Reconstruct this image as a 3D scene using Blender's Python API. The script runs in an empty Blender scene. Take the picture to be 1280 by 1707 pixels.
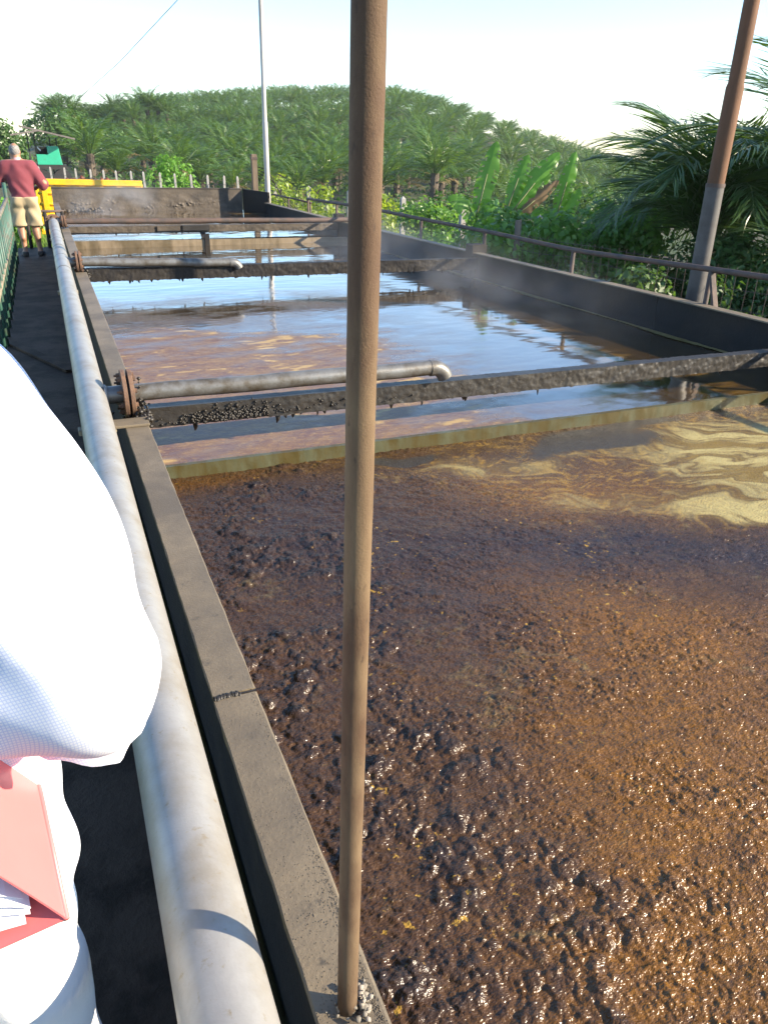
import bpy, math, random
import numpy as np
from mathutils import Matrix, Vector

random.seed(7)
rng = np.random.default_rng(7)
scene = bpy.context.scene
COL = scene.collection
RAD = math.radians

# ---------------------------------------------------------------- camera
cam_d = bpy.data.cameras.new('camera')
cam = bpy.data.objects.new('camera', cam_d)
COL.objects.link(cam)
CR = Matrix(((0.9251752, 0.14785995, -0.3495544),
             (-0.37906982, 0.40582389, -0.83163276),
             (0.01889235, 0.90191153, 0.43150744)))
cam.matrix_world = Matrix.Translation((0, 0, 1.8)) @ CR.to_4x4()
cam_d.sensor_fit = 'VERTICAL'
cam_d.sensor_height = 36.0
cam_d.sensor_width = 27.0
cam_d.lens = 36.0 * 1290.0 / 1707.0
cam_d.clip_start = 0.02
cam_d.clip_end = 3000
scene.camera = cam

# ---------------------------------------------------------------- sky, sun, exposure
SUN_EL = 24.0
SUN_AZ = 121.0          # clockwise from +Y (the tank's long axis)
world = bpy.data.worlds.new('World')
scene.world = world
world.use_nodes = True
wn = world.node_tree.nodes
wl = world.node_tree.links
for n in list(wn):
    wn.remove(n)
w_out = wn.new('ShaderNodeOutputWorld')
w_bg = wn.new('ShaderNodeBackground')
w_sky = wn.new('ShaderNodeTexSky')
w_sky.sky_type = 'NISHITA'
w_sky.sun_disc = False
w_sky.sun_elevation = RAD(SUN_EL)
w_sky.sun_rotation = RAD(SUN_AZ)
w_sky.altitude = 50
w_sky.air_density = 1.0
w_sky.dust_density = 0.25
w_sky.ozone_density = 3.5
w_bg.inputs['Strength'].default_value = 0.125
wl.new(w_sky.outputs[0], w_bg.inputs['Color'])
wl.new(w_bg.outputs[0], w_out.inputs['Surface'])

sun_d = bpy.data.lights.new('sun', 'SUN')
sun_d.energy = 4.8
sun_d.angle = RAD(0.55)
sun_d.color = (1.0, 0.85, 0.63)
sun = bpy.data.objects.new('sun', sun_d)
COL.objects.link(sun)
SD = Vector((math.sin(RAD(SUN_AZ)) * math.cos(RAD(SUN_EL)),
             math.cos(RAD(SUN_AZ)) * math.cos(RAD(SUN_EL)),
             math.sin(RAD(SUN_EL))))
sun.location = SD * 50
sun.rotation_euler = SD.to_track_quat('Z', 'Y').to_euler()

vs = scene.view_settings
scene.display_settings.display_device = 'sRGB'
vs.view_transform = 'Standard'
vs.look = 'None'
vs.exposure = 1.56
vs.gamma = 1.0
vs.use_curve_mapping = False
cy = scene.cycles
cy.use_denoising = True
cy.denoising_prefilter = 'ACCURATE'
cy.max_bounces = 8
cy.diffuse_bounces = 3
cy.glossy_bounces = 4
cy.transmission_bounces = 6
cy.transparent_max_bounces = 12
cy.volume_bounces = 0
cy.caustics_reflective = False
cy.caustics_refractive = False


# ---------------------------------------------------------------- noise helpers (numpy)
def _hash(ix, iy, seed):
    h = (ix.astype(np.int64) * 374761393 + iy.astype(np.int64) * 668265263 + seed * 1274126177) & 0x7fffffff
    h = ((h ^ (h >> 13)) * 1274126177) & 0x7fffffff
    return (h ^ (h >> 16)) & 0x7fffffff


def pnoise(x, y, seed=0):
    x = np.asarray(x, float); y = np.asarray(y, float)
    ix = np.floor(x); iy = np.floor(y)
    fx = x - ix; fy = y - iy
    u = fx * fx * fx * (fx * (fx * 6 - 15) + 10)
    v = fy * fy * fy * (fy * (fy * 6 - 15) + 10)
    def g(dx, dy):
        a = _hash(ix + dx, iy + dy, seed) / float(0x7fffffff) * 2 * np.pi
        return np.cos(a) * (fx - dx) + np.sin(a) * (fy - dy)
    n0 = g(0, 0) * (1 - u) + g(1, 0) * u
    n1 = g(0, 1) * (1 - u) + g(1, 1) * u
    return (n0 * (1 - v) + n1 * v) * 1.5


def fbm(x, y, seed=0, o=4, gain=0.5):
    s = 0; a = 1; f = 1; t = 0
    for i in range(o):
        s = s + a * pnoise(x * f, y * f, seed + i * 17); t += a
        a *= gain; f *= 2.03
    return s / t


def worley(x, y, seed=0):
    """distance to the nearest jittered point and that point's random number"""
    ix = np.floor(x); iy = np.floor(y)
    best = np.full(np.shape(x), 9.0); rid = np.zeros(np.shape(x))
    for dx in (-1, 0, 1):
        for dy in (-1, 0, 1):
            h1 = _hash(ix + dx, iy + dy, seed) / float(0x7fffffff)
            h2 = _hash(ix + dx, iy + dy, seed + 91) / float(0x7fffffff)
            h3 = _hash(ix + dx, iy + dy, seed + 177) / float(0x7fffffff)
            d = np.hypot(ix + dx + h1 - x, iy + dy + h2 - y)
            m = d < best
            best = np.where(m, d, best); rid = np.where(m, h3, rid)
    return best, rid


def sstep(a, b, x):
    t = np.clip((x - a) / (b - a), 0, 1)
    return t * t * (3 - 2 * t)


# ---------------------------------------------------------------- mesh helpers
class MB:
    def __init__(self):
        self.v = []; self.f = []

    def add(self, vs_, fs_):
        b = len(self.v)
        self.v.extend([tuple(map(float, p)) for p in vs_])
        self.f.extend([tuple(int(i) + b for i in q) for q in fs_])

    def box(self, x0, x1, y0, y1, z0, z1):
        self.add([(x0, y0, z0), (x1, y0, z0), (x1, y1, z0), (x0, y1, z0), (x0, y0, z1), (x1, y0, z1), (x1, y1, z1), (x0, y1, z1)],
                 [(0, 3, 2, 1), (4, 5, 6, 7), (0, 1, 5, 4), (1, 2, 6, 5), (2, 3, 7, 6), (3, 0, 4, 7)])

    def tube(self, path, radii, n=16, cap=True, twist=0.0):
        P = [Vector(p) for p in path]
        if not hasattr(radii, '__len__'):
            radii = [radii] * len(P)
        rings = []
        ref = None
        for i, p in enumerate(P):
            if i == 0: t = P[1] - P[0]
            elif i == len(P) - 1: t = P[-1] - P[-2]
            else: t = (P[i + 1] - P[i]).normalized() + (P[i] - P[i - 1]).normalized()
            t.normalize()
            if ref is None:
                ref = Vector((0, 0, 1)) if abs(t.z) < 0.9 else Vector((1, 0, 0))
            a = ref - t * ref.dot(t); a.normalize(); ref = a
            b = t.cross(a)
            rings.append([p + (a * math.cos(2 * math.pi * k / n + twist) + b * math.sin(2 * math.pi * k / n + twist)) * radii[i] for k in range(n)])
        vv = [q for r in rings for q in r]
        ff = []
        for i in range(len(P) - 1):
            for k in range(n):
                k2 = (k + 1) % n
                ff.append((i * n + k, i * n + k2, (i + 1) * n + k2, (i + 1) * n + k))
        if cap:
            ff.append(tuple(range(n - 1, -1, -1)))
            ff.append(tuple((len(P) - 1) * n + k for k in range(n)))
        self.add(vv, ff)

    def bar(self, a, b, w, h):
        """rectangular bar from a to b, w across (horizontal), h up"""
        a = Vector(a); b = Vector(b); t = (b - a).normalized()
        up = Vector((0, 0, 1)) if abs(t.z) < 0.95 else Vector((0, 1, 0))
        s = t.cross(up).normalized(); u = s.cross(t)
        vv = []
        for p in (a, b):
            for i, j in ((-1, -1), (1, -1), (1, 1), (-1, 1)):
                vv.append(p + s * (i * w / 2) + u * (j * h / 2))
        self.add(vv, [(0, 1, 2, 3), (7, 6, 5, 4), (0, 4, 5, 1), (1, 5, 6, 2), (2, 6, 7, 3), (3, 7, 4, 0)])

    def build(self, name, mat, parent=None, smooth=False, bevel=0.0, auto=None):
        return mk(name, self.v, self.f, mat, parent, smooth, bevel, auto)


def mk(name, verts, faces, mat, parent=None, smooth=False, bevel=0.0, auto=None):
    me = bpy.data.meshes.new(name)
    if isinstance(verts, np.ndarray) and isinstance(faces, np.ndarray):
        fast_fill(me, verts, faces)
    else:
        me.from_pydata([tuple(p) for p in verts], [], [tuple(q) for q in faces])
    me.update()
    if smooth:
        me.polygons.foreach_set('use_smooth', np.ones(len(me.polygons), bool))
        if auto is not None:
            try:
                me.set_sharp_from_angle(angle=RAD(auto))
            except Exception:
                pass
    if mat is not None:
        me.materials.append(mat)
    o = bpy.data.objects.new(name, me)
    COL.objects.link(o)
    if parent is not None:
        o.parent = parent
    if bevel > 0:
        m = o.modifiers.new('bevel', 'BEVEL')
        m.width = bevel; m.segments = 2; m.limit_method = 'ANGLE'
    return o


def fast_fill(me, V, F):
    V = np.ascontiguousarray(V, np.float32); F = np.ascontiguousarray(F, np.int32)
    me.vertices.add(len(V)); me.vertices.foreach_set('co', V.ravel())
    n, k = F.shape
    me.loops.add(n * k); me.loops.foreach_set('vertex_index', F.ravel())
    me.polygons.add(n)
    me.polygons.foreach_set('loop_start', np.arange(n, dtype=np.int32) * k)
    me.update(calc_edges=True)


def data_obj(name, me, parent=None, matrix=None):
    o = bpy.data.objects.new(name, me)
    COL.objects.link(o)
    if parent is not None:
        o.parent = parent
    if matrix is not None:
        o.matrix_local = matrix
    return o


def thing(name, label, cat, loc=(0, 0, 0), group=None):
    o = bpy.data.objects.new(name, None)
    o.empty_display_size = 0.2
    COL.objects.link(o)
    o.location = loc
    return tag(o, label, cat, group)


def tag(o, label=None, cat=None, group=None, kind=None):
    if label: o['label'] = label
    if cat: o['category'] = cat
    if group: o['group'] = group
    if kind: o['kind'] = kind
    return o


def grid_faces(nx, ny):
    i = np.arange(nx - 1)[:, None]; j = np.arange(ny - 1)[None, :]
    a = i * ny + j
    return np.stack([a, a + ny, a + ny + 1, a + 1], -1).reshape(-1, 4)


# ---------------------------------------------------------------- material helper
class NT:
    def __init__(self, name):
        self.m = bpy.data.materials.new(name)
        self.m.use_nodes = True
        self.t = self.m.node_tree
        self.n = self.t.nodes; self.l = self.t.links
        self.p = self.n['Principled BSDF']
        self.co = None

    def coord(self, kind='Object'):
        if self.co is None:
            self.co = self.n.new('ShaderNodeTexCoord')
        return self.co.outputs[kind]

    def geo(self):
        g = self.n.new('ShaderNodeNewGeometry')
        return g.outputs['Position']

    def mapping(self, vec, scale=(1, 1, 1), rot=(0, 0, 0)):
        m = self.n.new('ShaderNodeMapping')
        m.inputs['Scale'].default_value = scale
        m.inputs['Rotation'].default_value = rot
        self.l.new(vec, m.inputs['Vector'])
        return m.outputs[0]

    def noise(self, vec, scale, detail=4, rough=0.6, dist=0.0):
        n = self.n.new('ShaderNodeTexNoise')
        n.inputs['Scale'].default_value = scale
        n.inputs['Detail'].default_value = detail
        n.inputs['Roughness'].default_value = rough
        n.inputs['Distortion'].default_value = dist
        self.l.new(vec, n.inputs['Vector'])
        return n.outputs['Fac']

    def voro(self, vec, scale, feature='F1'):
        n = self.n.new('ShaderNodeTexVoronoi')
        n.feature = feature
        n.inputs['Scale'].default_value = scale
        self.l.new(vec, n.inputs['Vector'])
        return n.outputs['Distance']

    def ramp(self, fac, stops):
        r = self.n.new('ShaderNodeValToRGB')
        e = r.color_ramp.elements
        e[0].position = stops[0][0]; e[0].color = col4(stops[0][1])
        e[1].position = stops[-1][0]; e[1].color = col4(stops[-1][1])
        for pos, c in stops[1:-1]:
            x = e.new(pos); x.color = col4(c)
        self.l.new(fac, r.inputs[0])
        return r.outputs[0]

    def mix(self, fac, a, b, mode='MIX'):
        m = self.n.new('ShaderNodeMix')
        m.data_type = 'RGBA'; m.blend_type = mode
        self._in(m.inputs[0], fac)
        self._in(m.inputs[6], a); self._in(m.inputs[7], b)
        return m.outputs[2]

    def math(self, op, a, b=0.0, clamp=False):
        m = self.n.new('ShaderNodeMath'); m.operation = op; m.use_clamp = clamp
        self._in(m.inputs[0], a); self._in(m.inputs[1], b)
        return m.outputs[0]

    def attr(self, name):
        a = self.n.new('ShaderNodeAttribute'); a.attribute_name = name
        return a

    def _in(self, sock, v):
        if isinstance(v, bpy.types.NodeSocket):
            self.l.new(v, sock)
        elif isinstance(v, (int, float)):
            try:
                sock.default_value = v
            except TypeError:
                sock.default_value = (v, v, v, 1)
        else:
            sock.default_value = col4(v)

    def bump(self, h, strength=0.5, dist=0.01, chain=None):
        b = self.n.new('ShaderNodeBump')
        b.inputs['Strength'].default_value = strength
        b.inputs['Distance'].default_value = dist
        self._in(b.inputs['Height'], h)
        if chain is not None:
            self.l.new(chain, b.inputs['Normal'])
        return b.outputs[0]

    def set(self, **k):
        for a, v in k.items():
            s = self.p.inputs[{'color': 'Base Color', 'rough': 'Roughness', 'metal': 'Metallic', 'normal': 'Normal', 'ior': 'IOR',
                               'spec': 'Specular IOR Level', 'trans': 'Transmission Weight', 'sss': 'Subsurface Weight',
                               'coat': 'Coat Weight', 'coatr': 'Coat Roughness', 'sheen': 'Sheen Weight'}[a]]
            self._in(s, v)
        return self.m


def col4(c):
    if isinstance(c, (int, float)):
        return (c, c, c, 1)
    return tuple(c) if len(c) == 4 else (c[0], c[1], c[2], 1)


def simple_mat(name, a, b, scale=6.0, rough=0.6, metal=0.0, bump=0.3, bdist=0.004, bscale=60.0, detail=5):
    t = NT(name)
    v = t.geo()
    t.set(color=t.ramp(t.noise(v, scale, detail), [(0.3, a), (0.7, b)]), rough=rough, metal=metal)
    if bump > 0:
        t.set(normal=t.bump(t.noise(v, bscale, 4), bump, bdist))
    return t.m


def dirty_mat(name, base, dirt, base_scale, dirt_lo, dirt_hi, rough=0.6, metal=0.0, fine=(0.25, 0.004, 80.0), stretch=(1, 1, 1), third=None):
    """base paint or metal with patches of dirt of their own shape"""
    t = NT(name)
    v = t.mapping(t.geo(), stretch)
    n1 = t.noise(v, base_scale, 6, 0.65)
    n2 = t.noise(v, base_scale * 3.7, 5, 0.7, 0.4)
    c0 = t.mix(n2, [x * 0.75 for x in base], [x * 1.2 for x in base])
    c = t.mix(t.ramp(n1, [(dirt_lo, 0), (dirt_hi, 1)]), c0, dirt)
    if third:
        n3 = t.noise(v, base_scale * 9, 4, 0.6)
        c = t.mix(t.ramp(n3, [(0.62, 0), (0.75, 1)]), c, third)
    t.set(color=c, metal=metal, rough=t.math('ADD', t.math('MULTIPLY', n1, 0.3), rough - 0.15))
    t.set(normal=t.bump(t.noise(t.geo(), fine[2], 5, 0.65), fine[0], fine[1]))
    return t.m


# galvanised pipe: pale grey zinc with cream dust and brown stains
M = {}
M['galv'] = dirty_mat('galvanised_steel', (0.27, 0.265, 0.255), (0.185, 0.155, 0.11), 5.0, 0.46, 0.80, rough=0.40, metal=0.15, fine=(0.25, 0.002, 150.0), third=(0.20, 0.16, 0.10))
M['galv_dark'] = dirty_mat('weathered_galvanised_steel', (0.17, 0.17, 0.165), (0.075, 0.062, 0.045), 9.0, 0.42, 0.66, rough=0.42, metal=0.35, fine=(0.35, 0.003, 120.0), third=(0.08, 0.06, 0.045))
M['plate'] = dirty_mat('dusty_steel_plate', (0.165, 0.132, 0.088), (0.10, 0.082, 0.06), 3.0, 0.42, 0.62, rough=0.6, fine=(0.55, 0.003, 110.0), third=(0.065, 0.055, 0.042))
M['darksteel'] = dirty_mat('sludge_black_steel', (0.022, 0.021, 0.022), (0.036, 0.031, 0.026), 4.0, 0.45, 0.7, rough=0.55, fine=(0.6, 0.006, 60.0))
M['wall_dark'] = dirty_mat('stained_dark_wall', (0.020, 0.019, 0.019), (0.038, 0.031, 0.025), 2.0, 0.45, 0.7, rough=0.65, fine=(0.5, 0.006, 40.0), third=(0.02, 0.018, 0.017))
M['crust'] = dirty_mat('dried_sludge_crust', (0.028, 0.024, 0.020), (0.014, 0.012, 0.011), 6.0, 0.45, 0.65, rough=0.45, fine=(0.6, 0.005, 45.0))
M['endwall'] = dirty_mat('grey_scaled_end_wall', (0.085, 0.068, 0.052), (0.04, 0.033, 0.027), 2.2, 0.45, 0.62, rough=0.7, fine=(0.6, 0.008, 30.0), third=(0.12, 0.098, 0.075))
M['weir'] = dirty_mat('algae_green_weir', (0.078, 0.080, 0.042), (0.060, 0.044, 0.008), 8.0, 0.42, 0.6, rough=0.45, fine=(0.4, 0.003, 70.0), stretch=(1, 1, 0.25), third=(0.07, 0.055, 0.015))
M['weir_tan'] = dirty_mat('tan_scaled_weir', (0.22, 0.17, 0.11), (0.10, 0.075, 0.04), 3.0, 0.45, 0.6, rough=0.5, stretch=(1, 1, 0.25))
M['rust'] = dirty_mat('brown_rusted_pipe', (0.074, 0.040, 0.020), (0.135, 0.090, 0.048), 12.0, 0.40, 0.62, rough=0.85, fine=(0.6, 0.0015, 420.0), stretch=(1, 1, 0.35), third=(0.035, 0.02, 0.012))
M['rust_orange'] = dirty_mat('orange_rusted_pipe', (0.15, 0.062, 0.026), (0.10, 0.05, 0.024), 4.0, 0.42, 0.66, rough=0.8, fine=(0.8, 0.004, 90.0), stretch=(1, 1, 0.3), third=(0.10, 0.045, 0.025))
M['rust_flange'] = dirty_mat('rusted_flange', (0.16, 0.09, 0.055), (0.08, 0.05, 0.038), 14.0, 0.42, 0.62, rough=0.8, fine=(0.8, 0.004, 140.0))
M['rail'] = dirty_mat('rusted_rail', (0.10, 0.062, 0.048), (0.055, 0.045, 0.042), 6.0, 0.42, 0.62, rough=0.75, fine=(0.6, 0.003, 90.0))
M['painted_grey'] = dirty_mat('grey_painted_post', (0.075, 0.07, 0.068), (0.05, 0.043, 0.04), 5.0, 0.45, 0.65, rough=0.6)
M['grey_pole'] = dirty_mat('pale_grey_pole', (0.42, 0.41, 0.40), (0.25, 0.22, 0.19), 3.0, 0.5, 0.75, rough=0.5, stretch=(1, 1, 0.2))
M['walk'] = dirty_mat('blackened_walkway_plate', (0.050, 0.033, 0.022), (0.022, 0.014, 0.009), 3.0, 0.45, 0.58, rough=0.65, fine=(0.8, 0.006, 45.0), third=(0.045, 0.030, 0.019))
M['green_rail'] = dirty_mat('green_painted_rail', (0.035, 0.10, 0.075), (0.06, 0.06, 0.045), 8.0, 0.45, 0.65, rough=0.5)
M['tan_rail'] = dirty_mat('worn_tan_rail', (0.26, 0.22, 0.15), (0.12, 0.11, 0.075), 8.0, 0.45, 0.65, rough=0.6)
M['yellow'] = dirty_mat('yellow_truck_paint', (0.70, 0.40, 0.012), (0.45, 0.24, 0.02), 3.0, 0.52, 0.78, rough=0.4, fine=(0.1, 0.002, 60.0))
M['green_paint'] = dirty_mat('sea_green_paint', (0.03, 0.36, 0.22), (0.05, 0.22, 0.15), 3.0, 0.55, 0.8, rough=0.4, fine=(0.1, 0.002, 60.0))
M['roof'] = dirty_mat('grey_roof_sheet', (0.17, 0.15, 0.135), (0.09, 0.075, 0.065), 3.0, 0.45, 0.7, rough=0.5)
M['post_white'] = dirty_mat('pale_concrete_post', (0.30, 0.29, 0.28), (0.17, 0.16, 0.14), 5.0, 0.5, 0.75, rough=0.8)
M['wood'] = dirty_mat('grey_weathered_wood', (0.16, 0.12, 0.085), (0.08, 0.06, 0.045), 5.0, 0.45, 0.65, rough=0.85, stretch=(1, 1, 0.15))
M['wire'] = simple_mat('dull_wire', (0.07, 0.065, 0.06), (0.11, 0.10, 0.09), 8, 0.6, 0.3, 0.0)
M['fruit'] = simple_mat('palm_fruit_load', (0.16, 0.035, 0.012), (0.07, 0.03, 0.015), 9, 0.6)
M['dark_glass'] = simple_mat('dark_cab_glass', (0.012, 0.02, 0.02), (0.02, 0.03, 0.03), 3, 0.12, 0.0, 0.0)
M['white_paint'] = simple_mat('white_paint', (0.7, 0.7, 0.7), (0.8, 0.8, 0.8), 3, 0.5, 0.0, 0.0)
M['rubber'] = simple_mat('black_rubber', (0.015, 0.015, 0.016), (0.03, 0.028, 0.027), 8, 0.8)


for k_ in ('wall_dark', 'darksteel', 'walk'):
    M[k_].node_tree.nodes['Principled BSDF'].inputs['Specular IOR Level'].default_value = 0.15


def leaf_mat(name, dark, light, rough=0.45, trans=0.35, scale=0.6, tcol=None):
    t = NT(name)
    v = t.geo()
    n = t.noise(v, scale, 4, 0.7)
    n2 = t.noise(v, scale * 14, 2)
    oi = t.n.new('ShaderNodeObjectInfo')
    c = t.mix(t.ramp(n, [(0.3, 0), (0.7, 1)]), dark, light)
    c = t.mix(t.math('MULTIPLY', n2, 0.6), c, [x * 1.5 for x in light])
    c = t.mix(t.math('MULTIPLY', oi.outputs['Random'], 0.45), c, [dark[0] * 1.3, dark[1] * 0.9, dark[2] * 0.9])
    t.set(color=c, rough=rough)
    tr = t.n.new('ShaderNodeBsdfTranslucent')
    t._in(tr.inputs['Color'], tcol or [light[0] * 2.2, light[1] * 2.0, light[2] * 0.9])
    mx = t.n.new('ShaderNodeMixShader')
    mx.inputs[0].default_value = trans
    t.l.new(t.p.outputs[0], mx.inputs[1]); t.l.new(tr.outputs[0], mx.inputs[2])
    t.l.new(mx.outputs[0], t.n['Material Output'].inputs['Surface'])
    return t.m


M['palm'] = leaf_mat('oil_palm_leaflets', (0.022, 0.062, 0.012), (0.080, 0.155, 0.028), 0.36, 0.27, 0.25)
M['palm_near'] = leaf_mat('near_palm_leaflets', (0.024, 0.060, 0.017), (0.058, 0.115, 0.032), 0.36, 0.24, 0.6)
M['frond_dry'] = leaf_mat('dry_frond', (0.10, 0.075, 0.03), (0.22, 0.17, 0.07), 0.7, 0.2, 0.6)
M['banana'] = leaf_mat('banana_leaf', (0.05, 0.15, 0.018), (0.09, 0.23, 0.03), 0.38, 0.40, 1.2, tcol=(0.26, 0.52, 0.04))
M['banana_dry'] = leaf_mat('dry_banana_leaf', (0.09, 0.06, 0.035), (0.20, 0.14, 0.08), 0.8, 0.2, 3.0)
M['vine'] = leaf_mat('vine_leaves', (0.05, 0.13, 0.02), (0.11, 0.24, 0.038), 0.4, 0.42, 1.5, tcol=(0.22, 0.42, 0.05))
M['vine_yellow'] = leaf_mat('yellow_green_vine_leaves', (0.09, 0.16, 0.03), (0.20, 0.28, 0.05), 0.45, 0.4, 1.5)
M['bush'] = leaf_mat('bright_bush_leaves', (0.06, 0.16, 0.02), (0.12, 0.26, 0.035), 0.45, 0.4, 1.0, tcol=(0.25, 0.5, 0.05))
M['tree'] = leaf_mat('broadleaf_tree_leaves', (0.03, 0.075, 0.018), (0.06, 0.13, 0.03), 0.5, 0.3, 0.8)
M['grass'] = leaf_mat('grass_blades', (0.08, 0.17, 0.02), (0.18, 0.30, 0.05), 0.5, 0.35, 0.7)
M['stem'] = simple_mat('green_stem', (0.07, 0.10, 0.03), (0.13, 0.15, 0.05), 5, 0.6)
M['trunk'] = simple_mat('palm_trunk', (0.05, 0.04, 0.03), (0.11, 0.085, 0.06), 3, 0.9, 0, 0.8, 0.05, 8)


# ================================================================ THE SETTING: terrain
CREST_AZ = [-30, -8, 1.5, 7.3, 12.9, 18.3, 22.6, 25.5, 28.5, 32.5, 36.4, 38.4, 44, 60]
CREST_EL = [-1.2, -0.6, 1.1, 2.45, 3.0, 3.25, 3.35, 2.9, 2.0, 0.8, -0.2, -0.7, -1.0, -1.0]
R0, R1 = 88.0, 235.0


def ground_h(x, y):
    r = np.hypot(x, y); az = np.degrees(np.arctan2(x, np.maximum(y, 1e-6)))
    az = np.where(y <= 0, np.where(x >= 0, 60, -30), az)
    el = np.interp(az, CREST_AZ, CREST_EL)
    low = -1.2 - (1.9 + 3.6 * sstep(25, 35, az)) * sstep(36, 66, r) * sstep(1.5, 6, az)
    top = np.maximum(1.8 + R1 * np.tan(np.radians(el)) - 5.0, -6.0)
    t = np.clip((r - R0) / (R1 - R0), 0, 1)
    h = low + (top - low) * (0.6 * t + 0.4 * t * t * (3 - 2 * t))
    h = h - np.clip(r - R1, 0, 300) * 0.12
    h = h + 0.4 * fbm(x * 0.03, y * 0.03, 5, 3) * sstep(50, 90, r)
    return np.maximum(h, -20) + 0.06 * fbm(x * 0.7, y * 0.7, 9, 3) * sstep(2, 6, np.abs(x - 2.5))


gx = np.concatenate([np.arange(-900, -60, 30), np.arange(-60, 220, 3.0), np.arange(220, 1000, 30)])
gy = np.concatenate([np.arange(-300, -20, 30), np.arange(-20, 280, 3.0), np.arange(280, 1200, 30)])
GX, GY = np.meshgrid(gx, gy, indexing='ij')
GV = np.stack([GX, GY, ground_h(GX, GY)], -1).reshape(-1, 3)
t = NT('grassy_earth')
v = t.geo()
t.set(color=t.mix(t.ramp(t.noise(v, 0.5, 6, 0.7), [(0.4, 0), (0.6, 1)]),
                  t.mix(t.noise(v, 5, 5), (0.02, 0.04, 0.011), (0.055, 0.09, 0.022)),
                  t.mix(t.noise(v, 9, 4), (0.045, 0.036, 0.02), (0.085, 0.066, 0.04))), rough=0.95,
      normal=t.bump(t.noise(v, 7, 6, 0.7), 0.8, 0.15))
M['ground'] = t.m
ground = mk('ground', GV, grid_faces(len(gx), len(gy)), M['ground'], smooth=True)
tag(ground, kind='structure')

# ---------------------------------------------------------------- walkway beside the tank
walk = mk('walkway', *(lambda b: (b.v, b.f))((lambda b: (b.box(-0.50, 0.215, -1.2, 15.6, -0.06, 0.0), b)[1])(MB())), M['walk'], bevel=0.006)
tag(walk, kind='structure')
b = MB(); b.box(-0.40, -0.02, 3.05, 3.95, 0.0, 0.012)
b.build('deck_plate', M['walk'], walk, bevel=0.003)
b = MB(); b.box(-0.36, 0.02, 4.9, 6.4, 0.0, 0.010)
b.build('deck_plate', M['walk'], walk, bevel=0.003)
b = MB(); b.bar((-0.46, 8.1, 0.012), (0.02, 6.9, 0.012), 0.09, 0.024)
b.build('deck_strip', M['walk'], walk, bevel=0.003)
for yy in (1.0, 5.2, 9.4, 13.6, 15.4):
    for xx in (-0.42, 0.12):
        b = MB(); b.box(xx - 0.05, xx + 0.05, yy - 0.05, yy + 0.05, -1.5, -0.06)
        b.build('support_post', M['darksteel'], walk)

# ================================================================ LIQUIDS
LA, LB, LC = 0.112, 0.172, 0.275        # levels of the three cells
WX0 = 0.345                            # inner face of the left wall


def right_x(y):
    return np.interp(y, [-1.5, 9.4, 14.2, 18.7, 20], [5.72, 5.20, 4.95, 4.76, 4.72])


def seq(stops):
    """stops: (pos, step at that pos) -> coordinates with growing spacing"""
    out = [stops[0][0]]
    while out[-1] < stops[-1][0]:
        s = np.interp(out[-1], [p for p, _ in stops], [q for _, q in stops])
        out.append(out[-1] + s)
    out[-1] = stops[-1][0]
    return np.array(out)


# ---- near cell: lumpy brown sludge
sx = seq([(WX0 - 0.03, 0.0038), (1.6, 0.0042), (2.4, 0.007), (4.2, 0.011), (5.72, 0.03)])
sy = seq([(-1.2, 0.04), (0.45, 0.006), (0.6, 0.0038), (1.8, 0.0042), (3.0, 0.007), (4.06, 0.009)])
X, Y = np.meshgrid(sx, sy, indexing='ij')
wxn = fbm(X * 1.3, Y * 1.3, 31, 3); wyn = fbm(X * 1.3, Y * 1.3, 47, 3)
Xw = X + 0.25 * wxn; Yw = Y + 0.25 * wyn

def blob(cx_, cy_, rx, ry, ang=0.0):
    c, s = math.cos(ang), math.sin(ang)
    dx = (Xw - cx_) * c + (Yw - cy_) * s; dy = -(Xw - cx_) * s + (Yw - cy_) * c
    return np.exp(-((dx / rx) ** 2 + (dy / ry) ** 2))

cream = np.clip(1.2 * blob(4.0, 3.3, 0.75, 0.42, -0.35) + 0.6 * blob(3.5, 2.95, 0.55, 0.32, -0.4) + 0.8 * blob(3.3, 2.6, 0.5, 0.16, -0.62) + 0.40 * blob(2.5, 2.95, 0.42, 0.16, -0.5) + 0.55 * blob(2.2, 3.62, 0.5, 0.16, -0.2) + 0.6 * blob(4.9, 3.2, 0.8, 0.6), 0, 1.3)
calm = np.clip(1.15 * cream + 0.9 * blob(2.9, 3.75, 0.8, 0.28, 0.0) + 0.7 * blob(1.9, 3.9, 0.5, 0.12) + 0.8 * blob(4.9, 3.4, 1.2, 0.9) + 0.7 * blob(2.9, 3.1, 0.8, 0.35, -0.4), 0, 1)
water = np.clip(1.2 * blob(2.95, 3.75, 0.5, 0.17, -0.1) + 0.9 * blob(1.75, 3.88, 0.22, 0.09) + 0.9 * blob(3.4, 3.95, 0.5, 0.08), 0, 1)
orange = np.clip(0.85 * blob(2.0, 1.95, 0.55, 0.36, -0.6) + 0.95 * blob(1.65, 1.25, 0.6, 0.5, -0.8) + 0.75 * blob(1.15, 0.7, 0.55, 0.4) + 0.75 * blob(2.4, 3.15, 0.7, 0.35, -0.4) + 0.4 * blob(0.6, 3.95, 0.5, 0.1) + 0.12, 0, 1)
slate = np.clip(0.8 * blob(0.95, 3.3, 0.75, 0.6) + 0.85 * blob(2.2, 2.50, 0.9, 0.17, -0.35) + 0.8 * blob(3.2, 2.02, 0.9, 0.2, -0.35) + 0.45 * blob(1.3, 2.4, 0.5, 0.4), 0, 1)
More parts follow.
